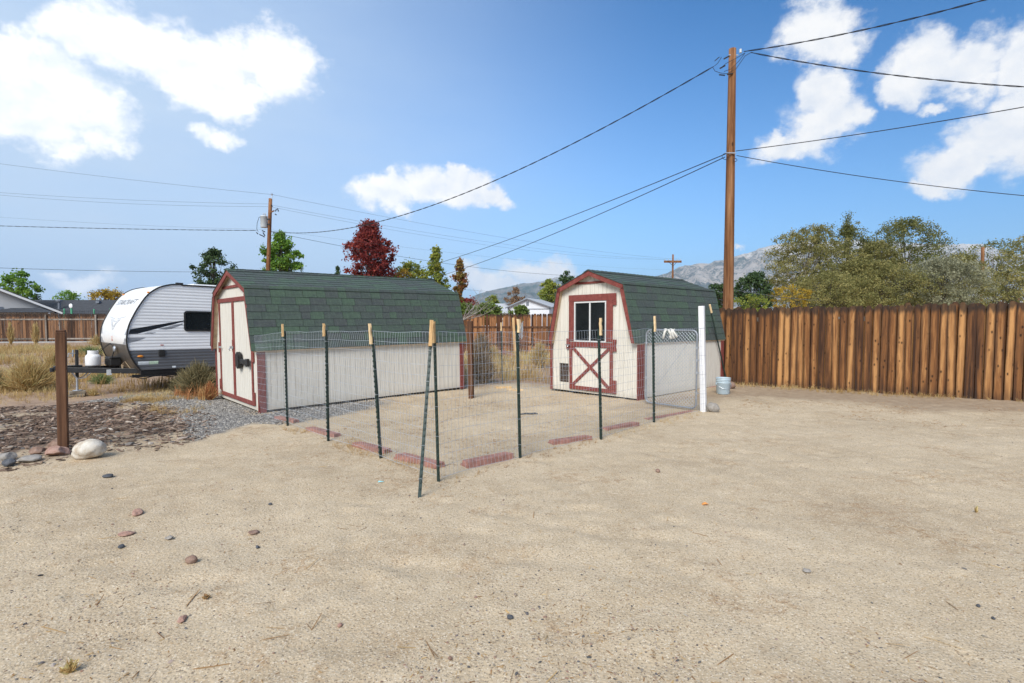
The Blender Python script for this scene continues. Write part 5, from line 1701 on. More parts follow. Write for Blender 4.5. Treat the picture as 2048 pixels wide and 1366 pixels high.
mb = MB(); mb.tube(rel(FP, at(541, 425, D1 - .1), at(548, 421.5, D1 - .35)), .05, 6); mb.build('cutout_bracket', M['pole'], FP)
for (a, b) in (((550, 428), (553, 430)), ((551, 423), (553, 418)), ((555, 417), (557, 423)), ((524, 461), (530, 464)), ((513, 465), (516, 468)), ((519, 469), (523, 471)), ((524, 471), (529, 474)), ((526, 465), (530, 472)), ((542, 410), (545, 413))):
    mb = MB(); mb.tube(rel(FP, at(*a, D1 - .2), at(*b, D1 - .2)), .035, 5); mb.build('connector', M['blackmetal'], FP)
TP, t0_, t1_ = pole('far utility pole with a wooden crossarm above the right shed roof', (1345, 575), (1346, 509), 70, .15, .11)
mb = MB(); mb.box(*[tuple(q) for q in (rel(TP, at(1328, 524.5, 69.8))[0] + np.array([0, -.06, -.06]), rel(TP, at(1363, 522, 69.8))[0] + np.array([0, .06, .06]))]); mb.build('crossarm', M['pole'], TP)
for u in (1330, 1337, 1355, 1361):
    mb = MB(); mb.tube(rel(TP, at(u, 522, 69.8), at(u, 518.5, 69.8)), .05, 5); mb.build('insulator', M['transf'], TP)
for e in (-1, 1):
    mb = MB(); mb.tube(rel(TP, at(1346 + e * 8, 524, 69.7), at(1346, 532, 69.7)), .03, 4); mb.build('crossarm_brace', M['blackmetal'], TP)
pole('short reddish pole beyond the board fence at the far right', (1964, 600), (1965.5, 494), 40, .12, .11)
pole('small dark pole at the right edge beyond the board fence', (2037, 600), (2037, 580), 55, .12, .11)


def wire(label, P0, P1, sag, r, mat='cable', twist=False, n=40, group='overhead wires'):
    P0, P1 = np.array(P0, float), np.array(P1, float)
    pts = []
    for i in range(n + 1):
        f_ = i / n; p = P0 + (P1 - P0) * f_; p[2] -= 4 * sag * f_ * (1 - f_); pts.append(p)
    mb = MB()
    if twist:
        L_ = np.linalg.norm(P1 - P0); N_ = int(L_ * 14)
        for ph_ in (0, math.pi):
            q = []
            for i in range(N_ + 1):
                f_ = i / N_; p = P0 + (P1 - P0) * f_; p[2] -= 4 * sag * f_ * (1 - f_)
                a = f_ * L_ * 2 * math.pi / 1.0 + ph_
                q.append(p + np.array([0, math.cos(a), math.sin(a)]) * r * .75)
            mb.tube(q, r * .62, 4, False)
    else: mb.tube(pts, r, 5, False)
    tag(mb.build('overhead_wire', M[mat]), label, 'overhead wire', group)


hd = at(1427, 133, D0 - .15)
wire('twisted black service cable from the tall pole down to the transformer pole', hd, at(543, 463, D1 - .15), 1.55, .017, twist=True)
wire('twisted black cable climbing right from the tall pole head', at(1488, 103, D0), at(2300, -100, 11.0), .22, .016, twist=True)
wire('twisted black cable sagging right from the tall pole head', at(1502, 105, D0), at(2420, 183, 12.5), .30, .015, twist=True)
wire('black wire rising right from the middle of the tall pole', at(1472, 302, D0 - .1), at(2400, 148, 10.5), .10, .011)
wire('black wire descending right from the middle of the tall pole', at(1473, 311, D0 - .1), at(2500, 420, 13.0), .26, .010)
wire('upper telephone line running left from the middle of the tall pole', at(1451, 308, D0 - .15), at(690, 562, 62), .9, .013)
wire('lower telephone line running left from the middle of the tall pole', at(1450, 314, D0 - .15), at(700, 577, 62), 1.3, .013)
wire('topmost line to the left of the transformer pole', at(544, 389, D1 - .12), at(-420, 266, 40), .28, .009, 'farcable')
wire('upper middle line left of the transformer pole', at(540, 408, D1), at(-420, 345, 40), .45, .008, 'farcable')
wire('lower middle line left of the transformer pole', at(540, 413, D1), at(-420, 335, 40), .75, .008, 'farcable')
wire('thin line just above the dark cable left of the transformer pole', at(536, 459, D1), at(-420, 395, 40), .40, .005, 'farcable')
wire('dark twisted cable left of the transformer pole', at(513, 461, D1), at(-420, 436, 34), .15, .017, twist=True)
wire('topmost line running right from the transformer pole', at(544, 389, D1 - .12), at(1361, 519, 69.8), .6, .008, 'farcable')
wire('second line running right from the transformer pole', at(543, 410, D1 - .12), at(1337, 519, 69.8), .7, .007, 'farcable')
wire('third line running right from the transformer pole', at(543, 414, D1 - .12), at(1330, 519, 69.8), .9, .007, 'farcable')
wire('thin line above the service cable right of the transformer pole', at(543, 460, D1), at(1345, 540, 69.8), .5, .005, 'farcable')
wire('sagging dark line from the transformer pole across the red maple', at(543, 464, D1 - .2), at(1230, 553, 60), .8, .012, 'cable')
wire('low dark line crossing above the left fence and trailer', at(-420, 518, 30), at(470, 544, 44), .2, .013)
wire('low line between the sheds in front of the hills', at(860, 574, 58), at(1240, 594, 58), .15, .010, 'farcable')
wire('low wire between the tall pole and the conifers', at(1462, 578, 22), at(1760, 600, 30), .25, .010, 'farcable')

# ------------------------------------------------------------------ houses beyond the fences
def bmbuild(name, fn, mat, root):
    mb = MB(); fn(mb); return mb.build(name, M[mat], root)


# left: grey gabled house, its gable turned towards the yard
D = 46.0
e_ = at(124, 626, D); hw = 6.5; ez = e_[2] + .05; pz = ez + .5 * hw
ha = R(44); hx, hyv = np.array([math.cos(ha), math.sin(ha), 0]), np.array([-math.sin(ha), math.cos(ha), 0])
h0_ = e_ - hx * hw
root = empty('house', (h0_[0], h0_[1], -.05)); root.rotation_euler = (0, 0, ha)
tag(root, 'pale grey house with white edged gable at the far left', 'house', 'houses beyond the fences')
def hloc(u, v, yl):
    r = ray(u, v); O_ = np.array([0, 0, CAMZ]); q = h0_ + hyv * yl
    t_ = ((q - O_) @ hyv) / (r @ hyv); P_ = O_ + r * t_
    return np.array([(P_ - h0_) @ hx, yl, P_[2] + .05])
bmbuild('wall', lambda b: b.prism([(-hw + .5, 0), (hw - .5, 0), (hw - .5, ez + .15), (0, pz - .10), (-hw + .5, ez + .15)], 'y', 0, 11), 'housewall', root)
for s_ in (1, -1):
    bmbuild('roof', lambda b: b.prism([(s_ * hw, ez), (0, pz), (0, pz + .14), (s_ * hw, ez + .14)], 'y', -.5, 11.5), 'darkroof', root)
    bmbuild('fascia', lambda b: b.prism([(s_ * hw, ez - .12), (s_ * .01, pz - .12), (s_ * .01, pz + .06), (s_ * hw, ez + .06)], 'y', -.56, -.502), 'fascia', root)
pa, pb, pc, pd = hloc(-30, 624.5, -2.4), hloc(108, 624.5, -2.4), hloc(22, 616, -1.0), hloc(82, 616, -1.0)
bmbuild('porch_roof', lambda b: b.add([tuple(pa), tuple(pb), (pb[0], -.03, pb[2]), (pa[0], -.03, pa[2]), tuple(pc), tuple(pd), (pd[0], -.03, pd[2]), (pc[0], -.03, pc[2])], [(0, 3, 2, 1), (4, 5, 6, 7), (0, 1, 5, 4), (1, 2, 6, 5), (2, 3, 7, 6), (3, 0, 4, 7)]), 'darkroof', root)
for k_ in (pa[0] + .3, pb[0] - .3): bmbuild('porch_post', lambda b: b.box((k_ - .06, -2.3, 0), (k_ + .06, -2.18, pa[2] - .01)), 'fascia', root)
pv_ = hloc(2, 616, 0)
bmbuild('wall_vent', lambda b: b.box((pv_[0] - .14, -.03, pv_[2] - .1), (pv_[0] + .14, -.003, pv_[2] + .1)), 'greytrim', root)
# dark-roofed house behind
D = 66.0; a = at(20, 600, D); b_ = at(400, 606, D)
root = empty('house', (a[0], D, -.05)); tag(root, 'long low house with charcoal roof behind the left fence', 'house', 'houses beyond the fences')
Lh = b_[0] - a[0]; rz = a[2] + .05
bmbuild('wall', lambda b: b.prism([(-4.6, 0), (4.6, 0), (4.6, 1.75), (0, rz - .2), (-4.6, 1.75)], 'x', .3, Lh - .3), 'housewall', root)
bmbuild('roof', lambda b: (b.prism([(-5.2, 1.45), (0, rz - .14), (0, rz), (-5.2, 1.6)], 'x', 0, Lh), b.prism([(5.2, 1.45), (5.2, 1.6), (0, rz), (0, rz - .14)], 'x', 0, Lh)), 'darkroof', root)
q = at(118.5, 619, D - 3); q2 = at(118.5, 603, D - 3)
bmbuild('vent_pipe', lambda b: (b.tube(rel(root, q, q2), .14, 8), b.lathe([(.0001, .35), (.32, .16), (.32, .0), (.0001, .0)], 10, tuple(rel(root, q2)[0]))), 'greytrim', root)
q = at(197, 604, D - 1.2); bmbuild('roof_vent', lambda b: b.box(tuple(rel(root, q)[0] - np.array([.2, .2, .15])), tuple(rel(root, q)[0] + np.array([.2, .2, .12]))), 'greytrim', root)
# satellite dish and the green-posted trampoline net
D = 38.0
q = at(143, 612, D); p0 = np.array([q[0], q[1], tz(q[0], q[1])])
root = empty('backboard', tuple(p0)); tag(root, 'white oval board on a green pole above the left fence', 'backboard')
mb = MB(); mb.tube([(0, 0, 0), (0, 0, q[2] - p0[2] - .15)], .05, 8); mb.build('pole', M['greenfoam'], root)
mb = MB(); mb.smooth = True; mb.lathe([(.0001, 0.03), (.13, .02), (.17, 0), (.0001, -.01)], 20); mb.build('board', M['fascia'], root, Matrix.Translation((0, -.06, q[2] - p0[2])) @ Matrix.Rotation(math.pi / 2, 4, 'X') @ Matrix.Diagonal((.85, 1.05, 1, 1)))
q = at(170, 640, D); root = empty('trampoline', (q[0], D + 1.6, -.05)); tag(root, 'trampoline safety net with green poles behind the left fence', 'trampoline')
R_ = 2.3; zt = at(170, 617, D)[2] + .05
for i in range(6):
    a = i * math.pi / 3 + .35; mb = MB(); mb.tube([(R_ * math.cos(a), R_ * math.sin(a), 0), (R_ * math.cos(a), R_ * math.sin(a), zt)], .05, 8); mb.build('pole', M['greenfoam'], root)
mb = MB()
for z in np.arange(.9, zt - .05, .16): mb.tube([(R_ * .97 * math.cos(a), R_ * .97 * math.sin(a), z - .05 * math.sin(3 * a) ** 2) for a in np.linspace(0, 2 * math.pi, 37)], .007, 3, False)
for a in np.linspace(0, 2 * math.pi, 121): mb.tube([(R_ * .97 * math.cos(a), R_ * .97 * math.sin(a), .75), (R_ * .97 * math.cos(a), R_ * .97 * math.sin(a), zt - .12)], .004, 3, False)
mb.build('net', M['net'], root)
mb = MB(); mb.lathe([(.0001, .74), (R_, .74), (R_ + .08, .70), (R_, .66), (.0001, .72)], 32); mb.build('bed', M['net'], root)
# middle: white gabled house and its neighbour
D = 80.0
pk = at(1055, 597.4, D); el_ = at(1012, 616, D); er = at(1104, 612.5, D)
root = empty('house', (pk[0], D, -.2)); root.rotation_euler = (0, 0, -.30); tag(root, 'white gabled house with grey roof edges between the sheds', 'house', 'houses beyond the fences')
hl = 3.45; hr = 3.9; pz = pk[2] + .2; ez = el_[2] + .2
bmbuild('wall', lambda b: b.prism([(-hl + .3, 0), (hr - .3, 0), (hr - .3, ez + .18), (0, pz - .12), (-hl + .3, ez + .12)], 'y', 0, 12), 'housewhite', root)
bmbuild('roof', lambda b: (b.prism([(-hl, ez), (0, pz), (0, pz + .12), (-hl, ez + .12)], 'y', -.35, 12.4), b.prism([(hr, ez + .06), (hr, ez + .18), (0, pz + .12), (0, pz)], 'y', -.35, 12.4)), 'paleroof', root)
for P_ in ([(-hl, ez - .1), (-.01, pz - .1), (-.01, pz + .06), (-hl, ez + .06)], [(hr, ez - .04), (hr, ez + .12), (.01, pz + .06), (.01, pz - .1)]):
    bmbuild('fascia', lambda b: b.prism(P_, 'y', -.42, -.352), 'greytrim', root)
bmbuild('gable_vent', lambda b: b.box((-.2, -.05, pz - 1.05), (.22, -.002, pz - .45)), 'greytrim', root)
bmbuild('wall_trim', lambda b: b.box((-.9, -.04, ez - .22), (hr - .3, -.002, ez - .10)), 'greytrim', root)
bmbuild('corner_trim', lambda b: (b.box((-hl + .3, -.05, 0), (-hl + .46, -.004, ez + .1)), b.box((hr - .5, -.05, 0), (hr - .302, -.043, ez + .1))), 'greytrim', root)
D = 96.0; a = at(955, 607, D); b_ = at(1022, 607, D)
root = empty('house', (a[0], D, -.3)); tag(root, 'pale roofed white house partly hidden behind the round bushes', 'house', 'houses beyond the fences')
Lh = b_[0] - a[0]; rz = a[2] + .3
bmbuild('wall', lambda b: b.prism([(-3.5, 0), (3.5, 0), (3.5, 2.6), (0, rz - .15), (-3.5, 2.6)], 'x', .2, Lh - .2), 'housewhite', root)
bmbuild('roof', lambda b: (b.prism([(-4, 2.5), (0, rz - .12), (0, rz), (-4, 2.62)], 'x', 0, Lh), b.prism([(4, 2.5), (4, 2.62), (0, rz), (0, rz - .12)], 'x', 0, Lh)), 'paleroof', root)
for k in range(2): bmbuild('window', lambda b: b.box((1.2 + k * 2.4, -3.56, 1.1), (2.2 + k * 2.4, -3.502, 2.2)), 'glass', root)

# ------------------------------------------------------------------ trees
LEAF = (np.array([(0, -.5, 0), (.38, 0, .10), (0, .5, 0), (-.38, 0, .10)]), np.array([(0, 1, 2, 3)]))


def tree(name, label, u, vb, vt, wpx, d, mat, shape='round', ncl=60, nlf=60, leaf=.24, cl_r=.16, group=None, trunk=.12, bark='bark', dens=1.0, low=0.0, lean=0, extra=None, cat='tree', zb=None, seedk=0, limbs=True):
    """u centre px, vt top px, vb crown bottom px, width px, distance d"""
    k = d / FPX
    x = (u - 1024) * k; z1 = at(u, vt, d)[2]; z0 = at(u, vb, d)[2]
    gz = (tz(x, d) if d < 60 else -.2)
    Rx = wpx * k / 2
    rs = np.random.default_rng(int(u * 7 + vt) + seedk)
    root = empty(name, (x, d, gz)); tag(root, label, cat, group)
    H = z1 - z0
    t_ = rs.uniform(0, 1, ncl) ** (.85 if shape != 'cone' else 1.25)
    if shape == 'round': rad = np.sqrt(np.clip(1 - (2 * t_ - 1) ** 2, .05, 1))
    elif shape == 'cone': rad = (1 - t_) ** .85 + .05
    elif shape == 'column': rad = np.clip(np.minimum(1, (1 - t_) * 2.2 + .08), 0, 1) * (.75 + .25 * rs.uniform(size=ncl))
    elif shape == 'spread': rad = np.clip(np.sin(np.clip(t_ * .8 + .2, 0, 1) * math.pi * .93) ** .6, .2, 1)
    elif shape == 'egg': rad = np.clip(np.sin((t_ ** .75) * math.pi * .94 + .14), .06, 1)
    lump = .66 + .46 * rs.uniform(size=ncl)
    th = rs.uniform(0, 2 * math.pi, ncl); rr_ = rad * lump * (rs.uniform(0, 1, ncl) ** .42)
    C_ = np.stack([np.cos(th) * rr_ * Rx, np.sin(th) * rr_ * Rx * .85, z0 - gz + t_ * H], -1)
    if extra is not None: C_ = np.concatenate([C_, extra(rs, Rx, z0 - gz, H)])
    n_c = len(C_)
    cr = cl_r * Rx * 2 * rs.uniform(.55, 1.25, n_c)
    pos = np.repeat(C_, nlf, 0) + rs.normal(size=(n_c * nlf, 3)) * np.repeat(cr, nlf)[:, None] * np.array([.55, .55, .42])
    pos = pos[pos[:, 2] > .05]
    N_ = len(pos)
    tone = np.repeat(rs.uniform(.15, .85, n_c), nlf)[:N_] * .55 + rs.uniform(0, .45, N_)
    scatter_crown = scatter('crown', LEAF[0], LEAF[1], pos, randrot(N_), leaf * rs.uniform(.6, 1.3, N_), np.clip(tone, 0, 1), M[mat], root)
    if trunk:
        mb = MB(); ht = max(.3, (z0 - gz) + H * (.55 if shape in ('round', 'spread') else .9))
        ax_ = lambda f_: np.array([lean * f_ * Rx + .04 * Rx * math.sin(5 * f_), .03 * Rx * math.sin(4 * f_ + 1), ht * f_])
        mb.smooth = True
        mb.tube([ax_(f_) for f_ in np.linspace(0, 1, 8)], [trunk * (1 - .8 * f_) for f_ in np.linspace(0, 1, 8)], 7)
        if limbs:
            for c in C_[:min(n_c, 46)]:
                f_ = min(.95, max(.12, (c[2] - .25 * H) / ht * rs.uniform(.6, .95))); a_ = ax_(f_)
                m_ = (a_ + c) / 2 + np.array([0, 0, .12 * np.linalg.norm((c - a_)[:2])])
                r0 = trunk * (1 - .8 * f_) * .5
                mb.tube([a_, m_, c], [r0, r0 * .55, r0 * .2], 5)
        mb.build('trunk', M[bark], root)
    return root


GT = 'trees beyond the fences'
tree('pine_tree', 'dark green pine top above the long shed roof peak', 432, 585, 501, 92, 60, 'lf_pine', 'egg', 70, 70, .24, .10, GT, .2)
tree('maple_tree', 'green maple beside the transformer pole', 566, 560, 467, 84, 55, 'lf_green', 'egg', 95, 60, .26, .10, GT, .2)
tree('maple_tree', 'big dark red maple behind the long shed', 741, 575, 446, 112, 58, 'lf_red', 'egg', 170, 75, .25, .085, GT, .22)
tree('conifer_tree', 'tiny dark conifer left of the red maple', 677, 560, 533, 16, 70, 'lf_pine', 'cone', 18, 40, .2, .2, GT, .1)
tree('conifer_tree', 'tiny sparse conifer right of the green maple', 604, 560, 533, 16, 70, 'lf_pine', 'cone', 8, 16, .2, .2, GT, .08)
tree('small_tree', 'yellow-green small tree at the foot of the red maple', 822, 575, 529, 78, 62, 'lf_yg', 'round', 46, 55, .24, .12, GT, .12)
tree('small_tree', 'slim yellow sapling top beside the red maple', 808, 560, 541, 30, 60, 'lf_yellow', 'round', 14, 40, .22, .2, GT, .08)
tree('narrow_tree', 'narrow green tree rising over the far end of the long shed', 873, 590, 497, 58, 52, 'lf_yg', 'cone', 90, 55, .22, .11, GT, .13, seedk=3)
tree('narrow_tree', 'narrow tree turning red at the end of the long shed', 921, 612, 521, 34, 50, 'lf_rg', 'column', 70, 50, .20, .15, GT, .1)
tree('shrub', 'low dark red shrub beside the turning tree', 935, 615, 600, 36, 50, 'lf_red', 'round', 20, 40, .2, .18, 'shrubs beyond the fences', 0, cat='shrub')
tree('small_tree', 'loose green tree at the far left above the grey house', 42, 610, 546, 88, 62, 'lf_green', 'round', 46, 40, .3, .10, GT, .16)
tree('conifer_tree', 'small dark conifer beside the grey gable', 76, 608, 588, 22, 72, 'lf_pine', 'cone', 14, 40, .22, .22, GT, .1)
tree('small_tree', 'low green tree behind the charcoal roof', 135, 612, 584, 48, 78, 'lf_green', 'round', 26, 45, .28, .14, GT, .14)
tree('small_tree', 'golden yellow tree behind the charcoal roof and trailer', 216, 612, 583, 66, 78, 'lf_yellow', 'round', 40, 50, .28, .13, GT, .14)
tree('weeping_birch', 'rust brown weeping tree behind the white gabled house', 1031, 612, 577, 40, 95, 'lf_rust', 'round', 30, 40, .3, .13, GT, .12)
tree('small_tree', 'yellow-green round tree against the hills', 986, 612, 592, 28, 105, 'lf_yg', 'round', 24, 45, .3, .16, GT, .12)
tree('small_tree', 'bright green round tree left of the right shed roof', 1096, 604, 562, 46, 90, 'lf_yg', 'round', 60, 60, .3, .12, GT, .14)
tree('pine_tree', 'dark pine top behind the right shed peak', 1133, 572, 543, 34, 85, 'lf_pine', 'egg', 30, 45, .26, .15, GT, .14)
GS = 'round green bushes behind the middle fence'
tree('round_bush', 'left green bush behind the middle fence', 925, 650, 609, 62, 31, 'lf_bush', 'round', 70, 70, .13, .13, GS, 0, cat='bush')
tree('round_bush', 'middle round green bush beside the turning tree', 975, 650, 609, 64, 30, 'lf_bush', 'round', 70, 80, .12, .12, GS, 0, cat='bush')
tree('round_bush', 'right round green bush in front of the white gabled house', 1040, 650, 613, 42, 30, 'lf_bush', 'round', 50, 80, .11, .13, GS, 0, cat='bush')
# bare grey branches
root = empty('dead_branches', tuple(at(930, 636, 25))); tag(root, 'bare grey branches leaning up at the end of the long shed', 'dead branches')
mb = MB(); rs = random.Random(8); b0 = at(926, 640, 25)
for (u, v) in ((963, 578), (972, 590), (985, 596), (950, 610), (958, 618), (946, 600), (975, 612), (940, 622), (965, 628), (990, 618)):
    e = at(u, v, 25 + rs.uniform(-.5, .5)); m_ = (b0 + e) / 2 + np.array([rs.uniform(-.1, .1), 0, rs.uniform(-.12, .05)])
    mb.tube(rel(root, b0, m_, e), [.022, .014, .005], 5)
    for _ in range(5):
        f_ = rs.uniform(.4, .95); s_ = b0 + (e - b0) * f_; q = s_ + np.array([rs.uniform(-.3, .45), rs.uniform(-.2, .2), rs.uniform(-.05, .4)])
        mb.tube(rel(root, s_, q), [.008, .003], 4)
mb.build('branch', M['greybark'], root)

# the big loose trees to the right of the pole
GR = 'tall loose trees beyond the board fence'


def shoots(lst):
    def f(rs, Rx, z, H):
        out = []
        for (fx, f0, f1, n) in lst:
            for i in range(n): out.append((fx * Rx + rs.normal() * .05 * Rx + (i / n) * .08 * Rx, rs.normal() * .06 * Rx, z + H * (f0 + (f1 - f0) * i / n)))
        return np.array(out)
    return f


tree('elm_tree', 'broad olive brown tree right of the tall pole', 1618, 606, 458, 190, 31, 'lf_elm', 'spread', 430, 52, .09, .045, GR, .17, lean=-.1, bark='greybark')
tree('elm_tree', 'dark leaved tree with tall thin shoots beside the broad olive tree', 1690, 612, 452, 150, 34, 'lf_elmg', 'egg', 280, 44, .09, .05, GR, .14, extra=shoots([(-.05, .85, 1.17, 14), (.02, .8, 1.06, 9), (.3, .7, 1.0, 9), (-.6, .8, 1.02, 6), (.55, .6, .86, 6)]))
tree('elm_tree', 'tallest green tree with a ragged top at the right', 1808, 612, 440, 190, 33, 'lf_elmg', 'round', 400, 46, .09, .046, GR, .17, extra=shoots([(-.45, .75, 1.0, 9), (-.2, .85, 1.03, 6), (.1, .9, 1.02, 5), (.35, .75, .97, 9), (.7, .55, .82, 8), (-.8, .5, .74, 7)]))
tree('elm_tree', 'low olive brown tree filling the gap below the tall trees', 1735, 625, 528, 260, 29, 'lf_elm', 'round', 380, 66, .085, .042, GR, .13)
tree('elm_tree', 'olive brown bushy tree between the two tallest crowns', 1752, 620, 486, 130, 30.5, 'lf_elm', 'round', 260, 62, .09, .06, GR, .12)
tree('elm_tree', 'small olive tree left of the short reddish pole', 1915, 618, 512, 130, 36, 'lf_elm', 'round', 220, 60, .10, .06, GR, .11)
tree('elm_tree', 'low olive green thicket behind the left half of the board fence', 1660, 628, 548, 210, 27, 'lf_elm', 'round', 230, 52, .08, .05, GR, .1)
tree('olive_tree', 'pale silvery olive tree in front of the far pole', 1880, 622, 520, 190, 28, 'lf_olive', 'round', 300, 66, .08, .05, GR, .12)
tree('elm_tree', 'loose green tree behind the short pole at the right', 1985, 612, 482, 150, 42, 'lf_elmg', 'spread', 80, 50, .13, .06, GR, .16)
tree('elm_tree', 'brown leaved tree at the right edge of the view', 2085, 612, 462, 190, 36, 'lf_elm', 'spread', 130, 55, .12, .06, GR, .16)
tree('elm_tree', 'low green brown tree under the right edge trees', 2010, 622, 545, 140, 30, 'lf_elm', 'round', 80, 60, .10, .065, GR, .1)
tree('pine_tree', 'dark rounded pine right of the tall pole', 1507, 622, 548, 86, 44, 'lf_pine', 'round', 90, 80, .17, .10, GT, .16)
tree('pine_tree', 'dark pine between the right shed and the tall pole', 1436, 622, 565, 50, 46, 'lf_pine', 'round', 50, 70, .17, .12, GT, .14)
tree('shrub', 'yellow leaved shrub in front of the broad olive tree', 1580, 622, 572, 90, 26, 'lf_yellow', 'round', 60, 30, .08, .07, 'shrubs beyond the fences', .05, cat='shrub')
tree('shrub', 'thin yellow-green shrub right of the tall pole base', 1500, 626, 592, 86, 20, 'lf_yg', 'round', 44, 26, .07, .08, 'shrubs beyond the fences', .04, cat='shrub')

# ------------------------------------------------------------------ grasses, brush and loose litter
def tuft_template(n=9, seed=0, spread=.35, tall=1.0, segs=2):
    rs = np.random.default_rng(seed); V_ = []; F_ = []
    for i in range(n):
        a = rs.uniform(0, 2 * math.pi); l = rs.uniform(.5, 1.0) * tall; s_ = rs.uniform(.1, 1) * spread; w_ = .014 * rs.uniform(.7, 1.5)
        bx, by = rs.normal() * .10, rs.normal() * .10; dx_, dy_ = math.cos(a), math.sin(a); o = len(V_)
        px, py = -dy_ * w_, dx_ * w_
        V_ += [(bx - px, by - py, 0), (bx + px, by + py, 0), (bx + dx_ * s_ * .35 + px * .8, by + dy_ * s_ * .35 + py * .8, l * .6), (bx + dx_ * s_ * .35 - px * .8, by + dy_ * s_ * .35 - py * .8, l * .6), (bx + dx_ * s_ + px * .25, by + dy_ * s_ + py * .25, l), (bx + dx_ * s_ - px * .25, by + dy_ * s_ - py * .25, l)]
        F_ += [(o, o + 1, o + 2, o + 3), (o + 3, o + 2, o + 4, o + 5)]
    return np.array(V_), np.array(F_)


def grass(name, label, xy, h, mat, seed, n=9, spread=.5, lo=.5, hi=1.2):
    V_, F_ = tuft_template(n, seed, spread)
    N_ = len(xy)
    pos = np.concatenate([xy, (terr(xy[:, 0], xy[:, 1]) - .01)[:, None]], 1)
    s_ = h * rng.uniform(lo, hi, N_)
    clump = fbm(xy[:, 0] * .7, xy[:, 1] * .7, 77, 3)
    o = scatter(name, V_, F_, pos, zrot(rng.uniform(0, 6.28, N_), rng.uniform(0, .25, N_)), np.stack([s_, s_, s_ * rng.uniform(.8, 1.2, N_)], -1), np.clip(clump * 1.3 - .15 + rng.uniform(-.25, .25, N_), 0, 1), M[mat])
    tag(o, label, None, None, 'stuff')


def samp(poly, n, dens=None):
    P_ = np.array(poly); lo, hi = P_.min(0), P_.max(0); out = []
    while len(out) < n:
        q = rng.uniform(lo, hi, (n * 3, 2)); s_ = poly_mask(q[:, 0], q[:, 1], poly, None) > 0
        q = q[s_]
        if dens is not None: q = q[rng.uniform(size=len(q)) < dens(q[:, 0], q[:, 1])]
        out += list(q)
    return np.array(out[:n])


CV = np.array([(-.5, -.5, 0), (.5, -.42, .08), (.46, .5, 0), (-.42, .45, .1), (-.5, -.45, .35), (.48, -.4, .42), (.4, .45, .36), (-.4, .4, .45)])
CF = np.array([(0, 3, 2, 1), (4, 5, 6, 7), (0, 1, 5, 4), (1, 2, 6, 5), (2, 3, 7, 6), (3, 0, 4, 7)])


def chips(name, label, xy, l0, l1, mat, w_=.3, th=.25, lift=.012):
    N_ = len(xy); s_ = l0 + (l1 - l0) * rng.uniform(size=N_) ** 2.2
    pos = np.concatenate([xy, (terr(xy[:, 0], xy[:, 1]) + rng.uniform(0, lift, N_))[:, None]], 1)
    o = scatter(name, CV, CF, pos, zrot(rng.uniform(0, 6.28, N_), np.abs(rng.normal(0, .22, N_))), np.stack([s_, s_ * w_ * rng.uniform(.6, 1.4, N_), s_ * th * rng.uniform(.5, 1.2, N_)], -1), np.clip(rng.beta(1.6, 2.4, N_), 0, 1), M[mat])
    tag(o, label, None, None, 'stuff')


clumpy = lambda x, y: np.clip((fbm(x * .55, y * .55, 51, 4) - .42) * 5, .03, 1)
FLD = [(-31, 27), (-15, 28.5), (-10, 18), (-9.3, 15.8), (-8.0, 13.6), (-10.2, 13.4), (-13, 12.2), (-18, 13.5)]
grass('dry_grass', 'golden dry grass across the field beyond the bark mulch', samp(FLD, 5200, clumpy), .31, 'straw', 1, 9, .6)
grass('dry_grass', 'low golden grass behind the mulch', samp([(-14.5, 11.6), (-10.0, 10.6), (-7.0, 11.2), (-7.8, 12.8), (-9.5, 13.6), (-15, 13.8)], 1100, clumpy), .13, 'straw', 9, 9, .7)
grass('dry_grass', 'golden dry grass between the sheds behind the pen', samp([(-2.4, 13.0), (-.8, 12.3), (.15, 12.9), (.9, 12.4), (2.6, 14.5), (1.5, 24), (-5.5, 25), (-5, 16)], 2600, lambda x, y: np.clip((fbm(x * .8, y * .8, 51, 4) - .36) * 5, .08, 1)), .40, 'straw', 2, 9, .6)
grass('dry_grass', 'russet weeds beside the long shed doors', samp(pxpoly([(385, 768), (438, 770), (440, 796), (405, 802), (345, 800), (360, 785)]), 260), .27, 'redweed', 3, 10, .5)
grass('dry_grass', 'thin golden grass in the gravel before the shed', samp(pxpoly([(215, 818), (270, 800), (340, 797), (430, 800), (440, 822), (330, 830)]), 420, lambda x, y: np.clip((fbm(x * 1.4, y * 1.4, 61, 3) - .45) * 6, .02, 1)), .11, 'straw', 4, 9, .9)
grass('dry_grass', 'dry grass wisps along the wire and planks', np.concatenate([samp(pxpoly([(560, 835), (690, 868), (880, 936), (880, 962), (760, 925), (560, 860)]), 420, lambda x, y: np.clip((fbm(x * 2.4, y * 2.4, 71, 3) - .5) * 7, .02, 1)), samp(pxpoly([(890, 962), (1040, 915), (1210, 868), (1400, 820), (1400, 832), (1210, 885), (1040, 930), (890, 972)]), 200)]), .055, 'litter', 5, 9, 1.3)
WISP = pxpoly([(520, 838), (700, 872), (900, 940), (1010, 985), (880, 1030), (640, 980), (430, 930), (470, 860)])
chips('leaf_litter', 'russet plant bits trodden into the sand left of the pen', samp(WISP, 2400, lambda x, y: np.clip((fbm(x * 2.6, y * 2.6, 111, 4) - .38) * 3.5, .06, 1)), .006, .034, 'russet', .18, .06, .003)
PENIN = pxpoly([(600, 842), (880, 940), (1300, 835), (1120, 792), (960, 792), (760, 815)])
chips('leaf_litter', 'brown plant bits trodden into the sand inside the pen', samp(PENIN, 2600, lambda x, y: np.clip((fbm(x * 1.7, y * 1.7, 113, 4) - .44) * 6, .03, 1)), .008, .05, 'russet', .2, .08, .004)
